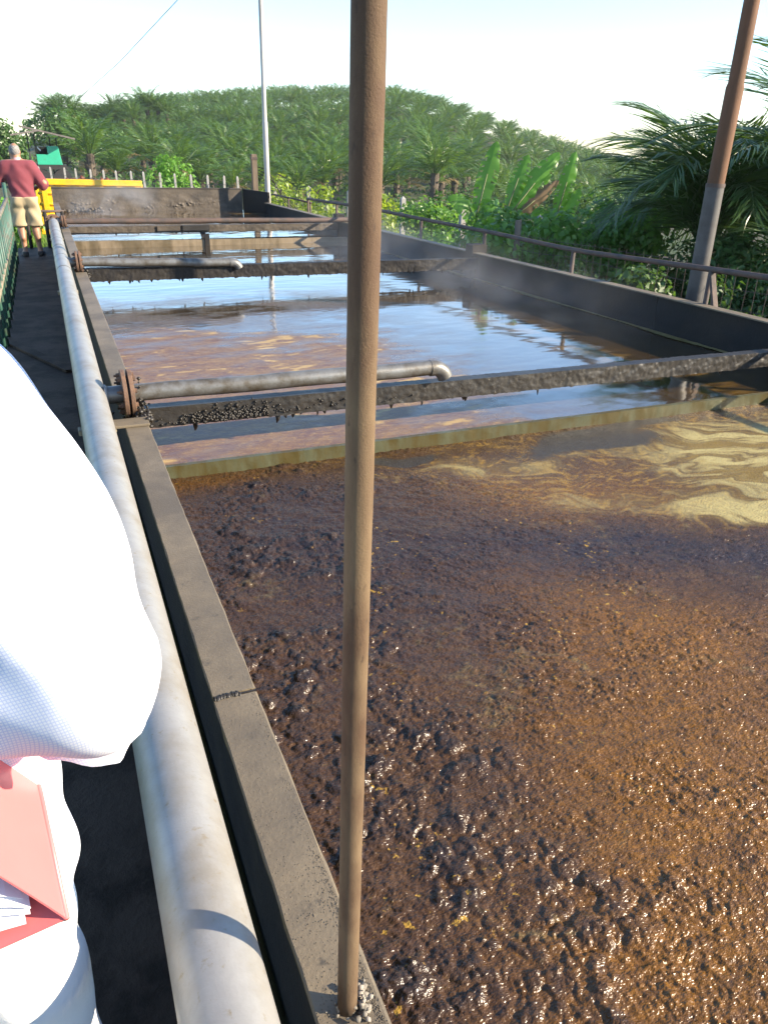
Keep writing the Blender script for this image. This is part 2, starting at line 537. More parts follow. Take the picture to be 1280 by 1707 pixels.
# swirling stripes, drawn out by the flow
ang = -0.55 + 0.9 * fbm(X * 0.55, Y * 0.55, 71, 2)
sw = 0.35
qx = X + sw * fbm(X * 1.1, Y * 1.5, 101, 3); qy = Y + sw * fbm(X * 1.1, Y * 1.5, 131, 3)
qx2 = qx + 0.16 * fbm(qx * 3, qy * 4, 151, 2); qy2 = qy + 0.16 * fbm(qx * 3, qy * 4, 161, 2)
stripe = fbm(qx2 * 1.6 + 0.6 * qy2, qy2 * 4.2 + qx2 * 1.8, 181, 4, 0.6)
stripe2 = fbm(qx2 * 5, qy2 * 16 + qx2 * 7, 191, 3, 0.6)
froth = fbm(X * 22, Y * 34, 195, 4, 0.65)
creamM = 0.9 * sstep(0.10, 0.95, cream * 0.95 + 0.38 * stripe + 0.22 * stripe2 + 0.22 * froth * (1.2 - np.clip(cream, 0, 1)))
thread = np.maximum(sstep(0.06, 0.01, np.abs(stripe + 0.08)), 0.7 * sstep(0.05, 0.0, np.abs(stripe2 - 0.12))) * sstep(0.2, 0.6, cream)
fl2 = fbm(qx2 * 7 - 2 * qy2, qy2 * 34 + qx2 * 12, 197, 4, 0.65)
film = sstep(-0.05, 0.35, fl2 + 0.35 * froth + 0.3 * stripe) * np.clip(calm * 1.3, 0, 1) * (1 - np.clip(water, 0, 1))        # broken yellow streaks on the calm part

# relief
cl = fbm(X * 2.6, Y * 2.6, 201, 3)
calmc = np.clip(calm, 0, 1)
bias = blob(0.5, 2.1, 0.16, 0.3) + blob(1.0, 2.3, 0.3, 0.2) + blob(0.8, 1.65, 0.2, 0.25) + blob(0.72, 1.2, 0.25, 0.2) + blob(0.75, 0.9, 0.3, 0.15) + 0.8 * blob(1.1, 3.3, 0.7, 0.5)
lumpM = sstep(0.02, 0.42, cl + 0.26 * sstep(1.5, 0.6, X) - 0.12 + 0.30 * bias) * sstep(1.9, 0.6, X - 0.25 * sstep(2.4, 3.2, Y)) * (1 - 0.95 * calmc)
jx = X + 0.012 * pnoise(X * 18, Y * 18, 5); jy = Y + 0.012 * pnoise(X * 18, Y * 18, 6)
F1, rid = worley(jx * 12, jy * 14, 211)
big = np.clip(1 - (F1 / (0.30 + 0.34 * rid)) ** 2, 0, 1) ** 0.8 * (rid > 0.62)
F1b, ridb = worley(jx * 24, jy * 27, 215)
med = np.clip(1 - (F1b / (0.36 + 0.34 * ridb)) ** 2, 0, 1) ** 0.8 * (ridb > 0.30)
lump = np.maximum(big, 0.75 * med)
F2, rid2 = worley(jx * 46, jy * 50, 223)
lump2 = np.clip(1 - (F2 / 0.7) ** 2, 0, 1) * (0.3 + rid2)
ca, sa = math.cos(-0.6), math.sin(-0.6)
A1 = X * ca + Y * sa; A2 = -X * sa + Y * ca
grain = fbm(A1 * 26, A2 * 42, 231, 3, 0.6)
F3, rid3 = worley(A1 * 74, A2 * 105, 241)
peb = np.clip(1 - (F3 / 0.75) ** 2, 0, 1) * (0.3 + 0.9 * rid3)
flow = fbm(A1 * 3.2, A2 * 8, 251, 3)
fold = np.clip(1 - np.abs(fbm(A1 * 2.0, A2 * 6.5, 255, 3)) / 0.05, 0, 1) * sstep(0.0, 0.3, fbm(X * 1.2, Y * 1.2, 257, 2))
fine_amt = (1 - 0.95 * calmc) * (0.55 + 0.55 * sstep(-0.3, 0.35, fbm(X * 3.1, Y * 3.1, 261, 3)))
F4, rid4 = worley(A1 * 44 + 0.6 * grain, A2 * 66 + 0.6 * grain, 243)
peb2 = np.clip(1 - (F4 / 0.8) ** 2, 0, 1) * (rid4 > 0.45) * (0.4 + rid4)
pk = sstep(-0.15, 0.2, fbm(X * 4, Y * 4, 263, 2))
peb = peb * (0.45 + 0.55 * pk) + 0.45 * peb2 * (1 - pk)
rdg = 1 - np.abs(fbm(A1 * 7, A2 * 22, 265, 3)) * 3.0
Z = (LA - 0.004 + 0.0125 * big * lumpM * (0.5 + 0.6 * rid) + 0.0060 * med * lumpM * (0.4 + 0.8 * ridb) + 0.0042 * lump2 * (0.35 + 0.8 * lumpM) * (1 - 0.95 * calmc)
     + 0.0045 * grain * fine_amt + (0.0028 + 0.0018 * np.clip(orange + 0.6 * sstep(2.2, 1.2, Y) * sstep(0.7, 1.3, X), 0, 1)) * peb * fine_amt + 0.008 * flow * (1 - 0.8 * calmc) + 0.0035 * np.clip(rdg, 0, 1) * fine_amt - 0.004 * fold * fine_amt
     + 0.0016 * np.clip(froth, -0.3, 1) * creamM + 0.0010 * stripe * calmc + 0.0012 * fbm(X * 7, Y * 11, 271, 3) * calmc)
Z = Z - 0.004 * water
sl = mk('sludge', np.stack([X, Y, Z], -1).reshape(-1, 3), grid_faces(len(sx), len(sy)), None, smooth=True)
def vattr(me, name, arrs):
    a = me.attributes.new(name, 'FLOAT_COLOR', 'POINT')
    c = np.ones((len(me.vertices), 4), np.float32)
    for i, q in enumerate(arrs):
        c[:, i] = np.asarray(q, np.float32).ravel()
    a.data.foreach_set('color', c.ravel())
vattr(sl.data, 'zone', [creamM, orange, slate])
vattr(sl.data, 'zone2', [np.clip(lump * lumpM, 0, 1), np.clip(sstep(0.3, 0.6, water + 0.25 * stripe2), 0, 1), thread])
vattr(sl.data, 'zone3', [film, np.clip(0.5 + stripe, 0, 1), lumpM])

t = NT('brown_sludge')
v = t.geo()
z1 = t.attr('zone'); z2 = t.attr('zone2')
s1 = t.n.new('ShaderNodeSeparateColor'); t.l.new(z1.outputs['Color'], s1.inputs[0])
s2 = t.n.new('ShaderNodeSeparateColor'); t.l.new(z2.outputs['Color'], s2.inputs[0])
vm = t.mapping(v, (1.0, 1.9, 1.0), (0, 0, 0.6))
n_f = t.noise(vm, 55, 5, 0.7)
n_m = t.noise(vm, 9, 5, 0.65)
base = t.mix(t.ramp(n_m, [(0.35, 0), (0.65, 1)]), (0.028, 0.0145, 0.0085), (0.050, 0.027, 0.012))
base = t.mix(t.ramp(n_f, [(0.52, 0), (0.72, 0.55)]), base, (0.09, 0.045, 0.012))
org = t.mix(n_f, (0.060, 0.026, 0.004), (0.27, 0.115, 0.006))
c = t.mix(t.math('MULTIPLY', s1.outputs[1], t.ramp(t.noise(vm, 22, 5, 0.75), [(0.3, 0.25), (0.62, 1)])), base, org)
c = t.mix(t.math('MULTIPLY', s1.outputs[2], t.ramp(n_m, [(0.25, 0.9), (0.75, 0.35)])), c, (0.018, 0.015, 0.020))
c = t.mix(t.math('MULTIPLY', s2.outputs[0], 0.75), c, (0.020, 0.015, 0.013))
spk = t.ramp(t.noise(v, 40, 3, 0.5), [(0.66, 0), (0.70, 1)])
spz = t.ramp(t.noise(v, 2.6, 3, 0.5), [(0.5, 0), (0.62, 1)])
c = t.mix(t.math('MULTIPLY', spk, spz), c, (0.32, 0.19, 0.03))
z3 = t.attr('zone3')
s3 = t.n.new('ShaderNodeSeparateColor'); t.l.new(z3.outputs['Color'], s3.inputs[0])
c = t.mix(t.math('MULTIPLY', s3.outputs[0], 0.85), c, t.mix(n_f, (0.15, 0.075, 0.008), (0.36, 0.21, 0.03)))
crm = t.mix(t.ramp(s3.outputs[1], [(0.3, 0), (0.62, 1)]), (0.19, 0.125, 0.022), (0.41, 0.34, 0.135))
crm = t.mix(t.ramp(t.noise(v, 38, 4, 0.7), [(0.5, 0), (0.75, 0.6)]), crm, (0.24, 0.16, 0.045))
c = t.mix(s1.outputs[0], c, crm)
c = t.mix(t.math('MULTIPLY', s2.outputs[2], 0.65), c, (0.075, 0.042, 0.012))
c = t.mix(s2.outputs[1], c, (0.035, 0.03, 0.026))
t.set(color=c)
ro = t.math('ADD', t.math('MULTIPLY', n_f, 0.18), 0.19)
ro = t.math('ADD', ro, t.math('MULTIPLY', s1.outputs[0], 0.12))
ro = t.math('SUBTRACT', ro, t.math('MULTIPLY', s2.outputs[1], 0.18), True)
t.set(rough=ro, ior=1.45, normal=t.bump(t.noise(vm, 105, 1, 0.5), 0.65, 0.0065))
sl.data.materials.append(t.m)
tag(sl, kind='structure')


# ---- middle and far cells: thin brown liquor with floating scum
def liquid(name, y0, y1, z, nx, ny, scum_f, ripple, seed):
    u = np.linspace(0, 1, nx); w = np.linspace(y0, y1, ny)
    U, W = np.meshgrid(u, w, indexing='ij')
    XX = (WX0 - 0.03) + U * (right_x(W) + 0.0 - (WX0 - 0.03))
    rp = fbm(XX * 1.1, W * 2.6, seed, 3, 0.55) * 1.0 + 0.35 * fbm(XX * 4.0, W * 8, seed + 5, 3)
    sc, ye, ru = scum_f(XX, W)
    ZZ = z + ripple * rp * (1 - 0.5 * sc) + 0.0025 * sc * fbm(XX * 16, W * 22, seed + 9, 3)
    o = mk(name, np.stack([XX, W, ZZ], -1).reshape(-1, 3), grid_faces(nx, ny), None, smooth=True)
    vattr(o.data, 'zone', [sc, ye, ru])
    o.data.materials.append(M['liquor'])
    return tag(o, kind='structure')


t = NT('brown_liquor_with_scum')
v = t.geo()
z1 = t.attr('zone')
s1 = t.n.new('ShaderNodeSeparateColor'); t.l.new(z1.outputs['Color'], s1.inputs[0])
vm = t.mapping(v, (1.0, 2.2, 1.0), (0, 0, 0.25))
nn = t.noise(vm, 26, 5, 0.7)
scum = t.mix(t.ramp(t.noise(vm, 5, 5, 0.7), [(0.38, 0), (0.62, 1)]), (0.12, 0.055, 0.032), (0.20, 0.11, 0.042))
scum = t.mix(t.ramp(nn, [(0.5, 0), (0.7, 1)]), scum, (0.30, 0.18, 0.055))
c = t.mix(s1.outputs[0], (0.045, 0.028, 0.010), scum)
c = t.mix(s1.outputs[2], c, t.mix(nn, (0.10, 0.05, 0.01), (0.22, 0.13, 0.03)))
c = t.mix(s1.outputs[1], c, (0.46, 0.30, 0.09))
t.set(color=c, rough=t.math('ADD', t.math('MULTIPLY', s1.outputs[0], 0.35), 0.07), ior=1.6, coat=t.math('SUBTRACT', 1.0, s1.outputs[0]), coatr=0.06)
bh = t.math('MULTIPLY', t.noise(vm, 60, 4, 0.6), s1.outputs[0])
t.set(normal=t.bump(bh, 0.5, 0.006))
M['liquor'] = t.m


def scum_b(x, y):
    w1 = fbm(x * 0.9, y * 1.6, 301, 4, 0.6)
    w2 = fbm(x * 2.0 + w1, y * 5.5 + w1, 311, 4, 0.65)
    zone_ = sstep(8.8, 6.8, y + 1.3 * w1 + 0.34 * x) * sstep(3.4, 1.7, x + 0.9 * w1 - 0.10 * (y - 4.0))
    zone_ = np.maximum(zone_, 0.75 * sstep(5.3, 4.4, y + 0.4 * w1) * sstep(3.3, 2.0, x + 0.8 * w1))
    sc = np.clip(zone_ * 1.15 + w2 * 0.7 - 0.1, 0, 1) * sstep(0.02, 0.2, zone_)
    sc = np.maximum(sc, 0.42 * sstep(-0.45, 0.25, w1 + 0.6 * w2) * sstep(4.0, 2.6, x + 0.6 * w1) * sstep(9.6, 9.0, y))  # thin scum film added to dull the second beam's dark reflection
    # yellow floating flecks drawn out along the flow
    f, r = worley(x * 2.6 + 0.9 * w1 + 0.25 * y, y * 8.0 + 0.3 * x + 0.6 * w2, 331)
    ye = sstep(0.0, 0.10, 0.02 + 0.75 * (r - 0.80) - f * 0.5 + 0.30 * w2 * np.abs(w2)) * (r > 0.80) * sstep(0.4, 0.8, zone_)
    ye = np.maximum(ye, 0.8 * sstep(0.22, 0.38, w2) * sstep(0.3, 0.8, zone_))
    # ochre rim along the shaded right side
    rim = sstep(0.35, 0.05, np.abs(x - (4.25 - 0.12 * (y - 6)) + 0.5 * w1)) * sstep(0.0, 0.35, w2 + 0.08) * sstep(9, 7.5, y)
    rim = np.maximum(rim, 0.55 * sstep(0.1, 0.4, w2) * sstep(3.6, 4.4, x) * sstep(5.4, 4.4, y))
    return sc, np.clip(ye, 0, 1), np.clip(rim, 0, 1)


def scum_c(x, y):
    w1 = fbm(x * 0.9, y * 2.2, 401, 4, 0.6)
    sc = np.clip(0.45 * sstep(2.2, 0.6, x + w1) + 0.55 * w1, 0, 1)
    return sc, 0.5 * sstep(0.25, 0.4, w1), 0.3 * sstep(0.1, 0.5, fbm(x * 2, y * 5, 411, 3))


liquid('process_water', 4.085, 13.76, LB, 260, 420, scum_b, 0.0022, 500)
liquid('process_water', 13.84, 19.55, LC, 140, 180, scum_c, 0.005, 540)

# ================================================================ THE TANK
ZT = 0.47
tank = thing('sludge_tank', 'long open steel sludge tank with dark walls, cross beams and overflow weirs', 'tank', (0, 0, 0))


def crusty(name, p0, p1, w, h, mat, parent, amp=0.006, n=160, drips=0, seed=1, crust_f=None, m=(6, 8)):
    """bar from p0 to p1 (top centre line), w thick across, h tall, with a lumpy sludge-caked skin and hanging drips"""
    p0 = Vector(p0); p1 = Vector(p1); L = (p1 - p0).length
    tx = (p1 - p0).normalized(); sx_ = Vector((tx.y, -tx.x, 0)).normalized()   # sx_ points to the viewer side (-Y for a bar along +X)
    a, bq = m
    prof = []
    for i in range(a): prof.append((0.5 - i / a, 0.0))                # top, from front to back
    for i in range(bq): prof.append((-0.5, -i / bq))
    for i in range(a): prof.append((-0.5 + i / a, -1.0))
    for i in range(bq): prof.append((0.5, -1.0 + i / bq))
    K = len(prof)
    s = np.linspace(0, 1, n)
    pr = np.array(prof)
    S, Pi = np.meshgrid(s * L, np.arange(K), indexing='ij')
    off = pr[Pi][..., 0] * w; dz = pr[Pi][..., 1] * h
    # keep the relief off the ends, make corners round
    d1 = fbm(S * 9, dz * 14 + off * 9, seed, 4, 0.65); d2 = worley(S * 26, dz * 26 + off * 20 + 3, seed + 3)[0]
    k = crust_f(S / L) if crust_f is not None else 1.0
    disp = amp * (d1 + 0.9 * np.clip(0.6 - d2, 0, 1)) * k
    off = off + np.sign(pr[Pi][..., 0]) * (np.abs(pr[Pi][..., 0]) > 0.49) * disp
    bottom = (pr[Pi][..., 1] < -0.99)
    low = fbm(s * L * 7, s * 0, seed + 7, 4, 0.7) * 0.6 + np.clip(fbm(s * L * 22, s * 0 + 2, seed + 9, 2), 0, 1)
    dz = dz - bottom * np.clip(low, -0.2, 1)[:, None] * amp * 1.6
    dz = dz + (pr[Pi][..., 1] > -0.01) * disp * 0.35
    P = np.array(p0)[None, None, :] + S[..., None] * np.array(tx) + off[..., None] * np.array(sx_) + dz[..., None] * np.array([0, 0, 1.0])
    F = []
    i = np.arange(n - 1)[:, None]; j = np.arange(K)[None, :]
    A = i * K + j; B = i * K + (j + 1) % K
    F = np.stack([A, B, B + K, A + K], -1).reshape(-1, 4)
    verts = P.reshape(-1, 3)
    o = mk(name, [tuple(q) for q in verts], [tuple(q) for q in F] + [tuple(range(K - 1, -1, -1)), tuple((n - 1) * K + q for q in range(K))], mat, parent, smooth=True, auto=50)
    rr = random.Random(seed)
    for d in range(drips):
        q = rr.uniform(0.03, 0.97); ln = rr.uniform(0.012, 0.045) * (1.5 if rr.random() < 0.2 else 1); r = rr.uniform(0.006, 0.014)
        c = p0 + (p1 - p0) * q + sx_ * rr.uniform(-0.3, 0.45) * w
        b = MB()
        b.tube([(c.x, c.y, c.z - h + 0.012), (c.x + rr.uniform(-.004, .004), c.y, c.z - h - ln * 0.5), (c.x + rr.uniform(-.006, .006), c.y, c.z - h - ln)], [r * 1.4, r, r * 0.3], 6)
        b.build('drip', mat, o, smooth=True)
    return o


# left wall: a hollow box section; outer side in the shade, dusty top flange in three lengths
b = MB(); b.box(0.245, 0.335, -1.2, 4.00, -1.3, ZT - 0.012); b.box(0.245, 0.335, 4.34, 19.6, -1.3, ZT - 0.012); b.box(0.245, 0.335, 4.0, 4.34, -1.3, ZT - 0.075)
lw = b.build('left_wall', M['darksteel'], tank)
for k, (y0, y1, zo) in enumerate(((-1.2, 1.655, 0.0), (1.668, 4.0, 0.003), (4.36, 9.22, 0.0), (9.50, 14.05, 0.002), (14.35, 19.6, 0.0))):
    ny = int((y1 - y0) / 0.05) + 2
    yy = np.linspace(y0, y1, ny)
    prof = [(0.222, -0.012), (0.222, -0.002), (0.225, 0.0), (0.334, 0.0), (0.338, -0.003), (0.338, -0.05), (0.330, -0.05)]
    V = []
    for y in yy:
        for i, (px, pz) in enumerate(prof):
            j = 0.0025 * float(pnoise(y * 11, i * 3.1, 71)) if y < 6 else 0
            V.append((px + j, y, ZT + zo + pz + 0.4 * j))
    K = len(prof)
    F = [(i * K + j, i * K + j + 1, (i + 1) * K + j + 1, (i + 1) * K + j) for i in range(ny - 1) for j in range(K - 1)]
    F += [((i + 1) * K, (i + 1) * K + K - 1, i * K + K - 1, i * K) for i in range(ny - 1)]
    F += [tuple(range(K)), tuple((ny - 1) * K + q for q in range(K - 1, -1, -1))]
    mk('top_flange', V, F, M['plate'], tank)
# weld seam at the joint near the pole: a row of small beads
rr = random.Random(3)
for i in range(13):
    b = MB()
    x = 0.228 + 0.0052 * i + rr.uniform(-.002, .002); r = rr.uniform(0.003, 0.0062); dy_ = rr.uniform(-.004, .004)
    b.tube([(x, 1.652 + dy_, ZT - 0.001), (x + 0.002, 1.662 + dy_, ZT + 0.0015), (x - 0.001, 1.674 + dy_, ZT - 0.001)], [r * 0.6, r, r * 0.5], 6)
    b.build('weld_bead', M['crust'], lw, smooth=True)
b = MB(); b.bar((0.29, 1.6615, ZT - 0.003), (0.337, 1.6615, ZT - 0.003), 0.006, 0.006); b.build('weld_seam', M['crust'], lw)
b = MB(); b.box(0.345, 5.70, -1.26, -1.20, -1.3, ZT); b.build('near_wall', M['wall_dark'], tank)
# saddle plate beside the flange and dried muck on it
b = MB(); b.box(0.15, 0.342, 3.905, 4.02, ZT + 0.004, ZT + 0.018)
b.build('saddle_plate', M['plate'], tank, bevel=0.003)


def muck(name, cx_, cy_, cz_, rx, ry, rz, n, seed, parent, mat=None, size=(0.008, 0.018)):
    r2 = random.Random(seed); bb = MB()
    for i in range(n):
        x = cx_ + r2.gauss(0, rx); y = cy_ + r2.gauss(0, ry); z = cz_ + abs(r2.gauss(0, rz)); r = r2.uniform(*size)
        lat = [(0, 0, 1), (1, 0, .3), (.3, .95, .25), (-.8, .6, .3), (-.8, -.6, .25), (.3, -.95, .3), (0, 0, -1)]
        sc = [r * r2.uniform(0.7, 1.25) for _ in range(7)]
        bb.add([(x + p[0] * s_, y + p[1] * s_, z + p[2] * s_) for p, s_ in zip(lat, sc)],
               [(0, 1, 2), (0, 2, 3), (0, 3, 4), (0, 4, 5), (0, 5, 1), (6, 2, 1), (6, 3, 2), (6, 4, 3), (6, 5, 4), (6, 1, 5)])
    o = bb.build(name, mat or M['crust'], parent, smooth=True)
    o['kind'] = 'stuff'
    return o


muck('dried_muck', 0.325, 4.06, ZT - 0.02, 0.016, 0.07, 0.02, 70, 5, tank)
muck('dried_muck', 0.30, 4.20, ZT - 0.07, 0.03, 0.07, 0.02, 60, 6, tank)
muck('dried_muck', 0.31, 9.36, ZT - 0.06, 0.03, 0.07, 0.03, 60, 8, tank, size=(0.01, 0.025))

r2 = random.Random(19); bb = MB()
for i in range(2600):
    y_ = 0.62 + abs(r2.gauss(0, 0.28)) if r2.random() < 0.6 else r2.uniform(0.6, 4.0)
    x_ = r2.uniform(0.226, 0.334) if r2.random() < 0.5 else 0.330 - abs(r2.gauss(0, 0.008))
    q_ = r2.uniform(0.0005, 0.0016)
    bb.add([(x_ - q_, y_ - q_, ZT), (x_ + q_, y_ - q_ * .6, ZT), (x_ + q_ * .5, y_ + q_, ZT), (x_ - q_ * .8, y_ + q_ * .7, ZT), (x_, y_, ZT + 0.0006 + q_ * 0.8)], [(0, 1, 4), (1, 2, 4), (2, 3, 4), (3, 0, 4)])
gr_ = bb.build('grit', simple_mat('grey_grit', (0.05, 0.043, 0.034), (0.2, 0.165, 0.12), 90, 0.9, 0, 0.0), tank); gr_['kind'] = 'stuff'
# right wall in lengths, following the slight bend
ycuts = [-1.2, 6.05, 9.42, 14.2, 18.72]
zc = [0.50, 0.505, 0.49, 0.475, 0.47]
for i in range(4):
    y0, y1 = ycuts[i], ycuts[i + 1] - 0.006
    p0 = (float(right_x(y0)) + 0.03, y0, zc[i]); p1 = (float(right_x(y1)) + 0.03, y1, zc[i + 1])
    # crusty's viewer side is to the right of travel: run it backwards so the front faces the tank
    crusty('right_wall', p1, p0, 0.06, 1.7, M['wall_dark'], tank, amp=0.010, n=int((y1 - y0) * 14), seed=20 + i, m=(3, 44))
    b = MB()
    b.bar((p0[0] - 0.012, p0[1], p0[2] + 0.009), (p1[0] - 0.012, p1[1], p1[2] + 0.009), 0.115, 0.012)
    b.build('top_flange', M['plate'], tank)
# raised block where the second beam meets the right wall
b = MB(); b.box(5.14, 5.36, 9.42, 9.62, 0.1, 0.60); b.build('end_bracket', M['wall_dark'], tank, bevel=0.01)
b = MB(); b.box(4.90, 5.06, 14.16, 14.36, 0.1, 0.60); b.build('end_bracket', M['wall_dark'], tank, bevel=0.01)
# scum ledge at the waterline of the right wall
b = MB()
for i in range(60):
    y = 4.3 + i * 0.16
    xr = float(right_x(y))
    w = 0.05 + 0.045 * float(pnoise(y * 1.3, 2.2, 5))
    b.add([(xr - w, y, LB + 0.006), (xr + 0.01, y, LB + 0.014), (xr + 0.01, y + 0.16, LB + 0.014), (xr - 0.05 - 0.045 * float(pnoise((y + .16) * 1.3, 2.2, 5)), y + 0.16, LB + 0.006)], [(0, 1, 2, 3)])
M['scumline'] = simple_mat('ochre_scum_line', (0.14, 0.10, 0.03), (0.24, 0.19, 0.08), 6, 0.5)
b.build('scum_line', M['scumline'], tank)

# end wall, its corner plate and the scale on it
def plate_grid(name, P00, P10, h0, h1, zb, mat, parent, nu, nv, amp, seed, lumps=0.0):
    P00 = np.array(P00); P10 = np.array(P10)
    u = np.linspace(0, 1, nu); w = np.linspace(0, 1, nv)
    U, W = np.meshgrid(u, w, indexing='ij')
    L = np.linalg.norm(P10 - P00)
    nrm = np.array([(P10 - P00)[1], -(P10 - P00)[0]]) / L
    top = h0 + (h1 - h0) * U
    Zz = zb + (top - zb) * W
    d = amp * fbm(U * L * 3, Zz * 5, seed, 4) * sstep(0.0, 0.08, 1 - W)
    if lumps > 0:
        f, r = worley(U * L * 15 + 0.4 * fbm(U * L * 6, Zz * 6, 3, 2), Zz * 20, seed + 5)
        band = np.exp(-((Zz - 0.42 - 0.05 * np.sin(U * 9)) / 0.07) ** 2) * sstep(-0.1, 0.25, fbm(U * L * 1.4, Zz * 2, seed + 8, 3))
        d = d + lumps * np.clip(1 - f / 0.6, 0, 1) * (r > 0.3) * band
    Xp = P00[0] + (P10 - P00)[0] * U + nrm[0] * d; Yp = P00[1] + (P10 - P00)[1] * U + nrm[1] * d
    front = np.stack([Xp, Yp, Zz], -1).reshape(-1, 3)
    back = front.copy(); back[:, 0] -= nrm[0] * 0.05; back[:, 1] -= nrm[1] * 0.05
    back[:, 0] = (P00[0] + (P10 - P00)[0] * U).ravel() - nrm[0] * 0.05; back[:, 1] = (P00[1] + (P10 - P00)[1] * U).ravel() - nrm[1] * 0.05
    n = nu * nv
    Fq = grid_faces(nu, nv)
    F = [tuple(q) for q in Fq] + [tuple(q[::-1] + n) for q in Fq]
    for i in range(nu - 1):
        a, b_ = i * nv + nv - 1, (i + 1) * nv + nv - 1
        F.append((a, b_, b_ + n, a + n)); a, b_ = i * nv, (i + 1) * nv; F.append((b_, a, a + n, b_ + n))
    for j in range(nv - 1):
        a = j; F.append((a, a + 1, a + 1 + n, a + n)); a = (nu - 1) * nv + j; F.append((a + 1, a, a + n, a + 1 + n))
    return mk(name, np.vstack([front, back]).tolist(), F, mat, parent, smooth=True, auto=40)


plate_grid('end_wall', (0.23, 19.5), (4.40, 19.5), 0.765, 0.735, -1.3, M['endwall'], tank, 300, 150, 0.018, 33, 0.035)
plate_grid('corner_plate', (4.41, 19.5), (4.83, 18.74), 0.735, 0.70, -1.3, M['wall_dark'], tank, 30, 60, 0.006, 35)
b = MB(); b.bar((0.23, 19.525, 0.775), (4.40, 19.525, 0.745), 0.09, 0.014); b.build('top_flange', M['endwall'], tank)
muck('floating_foam', 0.95, 19.36, LC + 0.01, 0.20, 0.04, 0.03, 60, 12, tank, mat=simple_mat('grey_foam', (0.05, 0.042, 0.035), (0.09, 0.075, 0.06), 6, 0.6), size=(0.02, 0.05))

# cross beams
full = lambda s: 0.5 + 0.5 * sstep(0.05, 0.2, s) + 0.5 * sstep(0.45, 0.6, s)
crusty('cross_beam', (0.34, 4.27, 0.462), (5.46, 4.27, 0.425), 0.085, 0.112, M['crust'], tank, amp=0.0055, n=620, drips=26, seed=41, crust_f=full, m=(8, 12))
muck('caked_pellets', 0.80, 4.222, 0.355, 0.13, 0.006, 0.032, 420, 44, tank, size=(0.006, 0.012))
muck('caked_pellets', 1.35, 4.222, 0.365, 0.30, 0.005, 0.025, 60, 45, tank, size=(0.005, 0.011))
crusty('cross_beam', (0.34, 9.40, 0.485), (5.20, 9.40, 0.44), 0.09, 0.14, M['darksteel'], tank, amp=0.011, n=420, drips=34, seed=51, m=(6, 10))  # second beam: the palms' shade is put into its near-black colour
crusty('cross_beam', (0.34, 14.2, 0.465), (4.93, 14.2, 0.45), 0.09, 0.115, M['endwall'], tank, amp=0.010, n=260, drips=12, seed=61, m=(4, 8))
# hanger from the third beam down to its weir, and clamped splice plates
b = MB(); b.bar((2.47, 14.13, 0.34), (2.47, 13.86, 0.20), 0.09, 0.02); b.box(2.43, 2.51, 13.74, 13.79, 0.12, 0.36); b.build('hanger', M['darksteel'], tank, bevel=0.003)
b = MB(); b.box(1.72, 2.10, 14.125, 14.147, 0.35, 0.455); b.build('splice_plate', M['endwall'], tank, bevel=0.003)
b = MB(); b.box(2.14, 2.60, 14.128, 14.147, 0.37, 0.462); b.build('splice_plate', M['crust'], tank, bevel=0.003)
# weirs
crusty('weir', (0.335, 4.06, 0.182), (5.50, 4.03, 0.186), 0.035, 1.4, M['weir'], tank, amp=0.004, n=320, seed=71, m=(3, 60))
crusty('weir', (0.335, 13.80, 0.285), (5.0, 13.80, 0.245), 0.06, 1.4, M['weir_tan'], tank, amp=0.005, n=200, seed=75, m=(3, 50))

# ================================================================ THE PIPELINE
pl = thing('pipeline', 'pale galvanised feed pipe along the walkway with flanged branches over the tank', 'pipe', (0, 0, 0))
b = MB()
pp = [(0.080 + 0.0034 * max(0, y - 1), y, 0.565 - 0.0008 * y) for y in np.linspace(-1.2, 13.95, 30)]
b.tube(pp, 0.0735, 40)
mp = b.build('main_pipe', M['galv'], pl, smooth=True, auto=40)
# mould rings and coupling on the far length of the main pipe
for y in (8.6, 9.55, 10.4, 11.2, 12.1):
    x = 0.080 + 0.0034 * (y - 1)
    b = MB(); b.tube([(x, y - 0.012, 0.565 - 0.0008 * y), (x, y + 0.012, 0.565 - 0.0008 * y)], 0.0755, 32)
    b.build('weld_ring', M['galv_dark'], mp, smooth=True, auto=40)


def flange_pair(y, x0, z, R, parent, gap=0.012, th=0.022, n_bolt=8):
    for k in range(2):
        xa = x0 + k * (th + gap)
        bb = MB(); bb.tube([(xa, y, z), (xa + 0.002, y, z), (xa + th - 0.002, y, z), (xa + th, y, z)], [R - 0.003, R, R, R - 0.003], 36)
        fl = bb.build('flange', M['rust_flange'], parent, smooth=True, auto=40)
        for i in range(n_bolt):
            a = 2 * math.pi * (i + 0.5) / n_bolt
            by = y + math.cos(a) * R * 0.76; bz = z + math.sin(a) * R * 0.76
            bb = MB()
            if k == 0:
                bb.tube([(xa - 0.03, by, bz), (xa - 0.018, by, bz)], 0.006, 8)
                bb.tube([(xa - 0.018, by, bz), (xa, by, bz)], 0.0135, 6)
            else:
                bb.tube([(xa + th, by, bz), (xa + th + 0.014, by, bz)], 0.0135, 6)
            bb.build('bolt', M['rust_flange'], fl)
    bb = MB(); bb.tube([(x0 + th, y, z), (x0 + th + gap, y, z)], R * 0.72, 24)
    bb.build('gasket', M['rubber'], parent, smooth=True, auto=40)


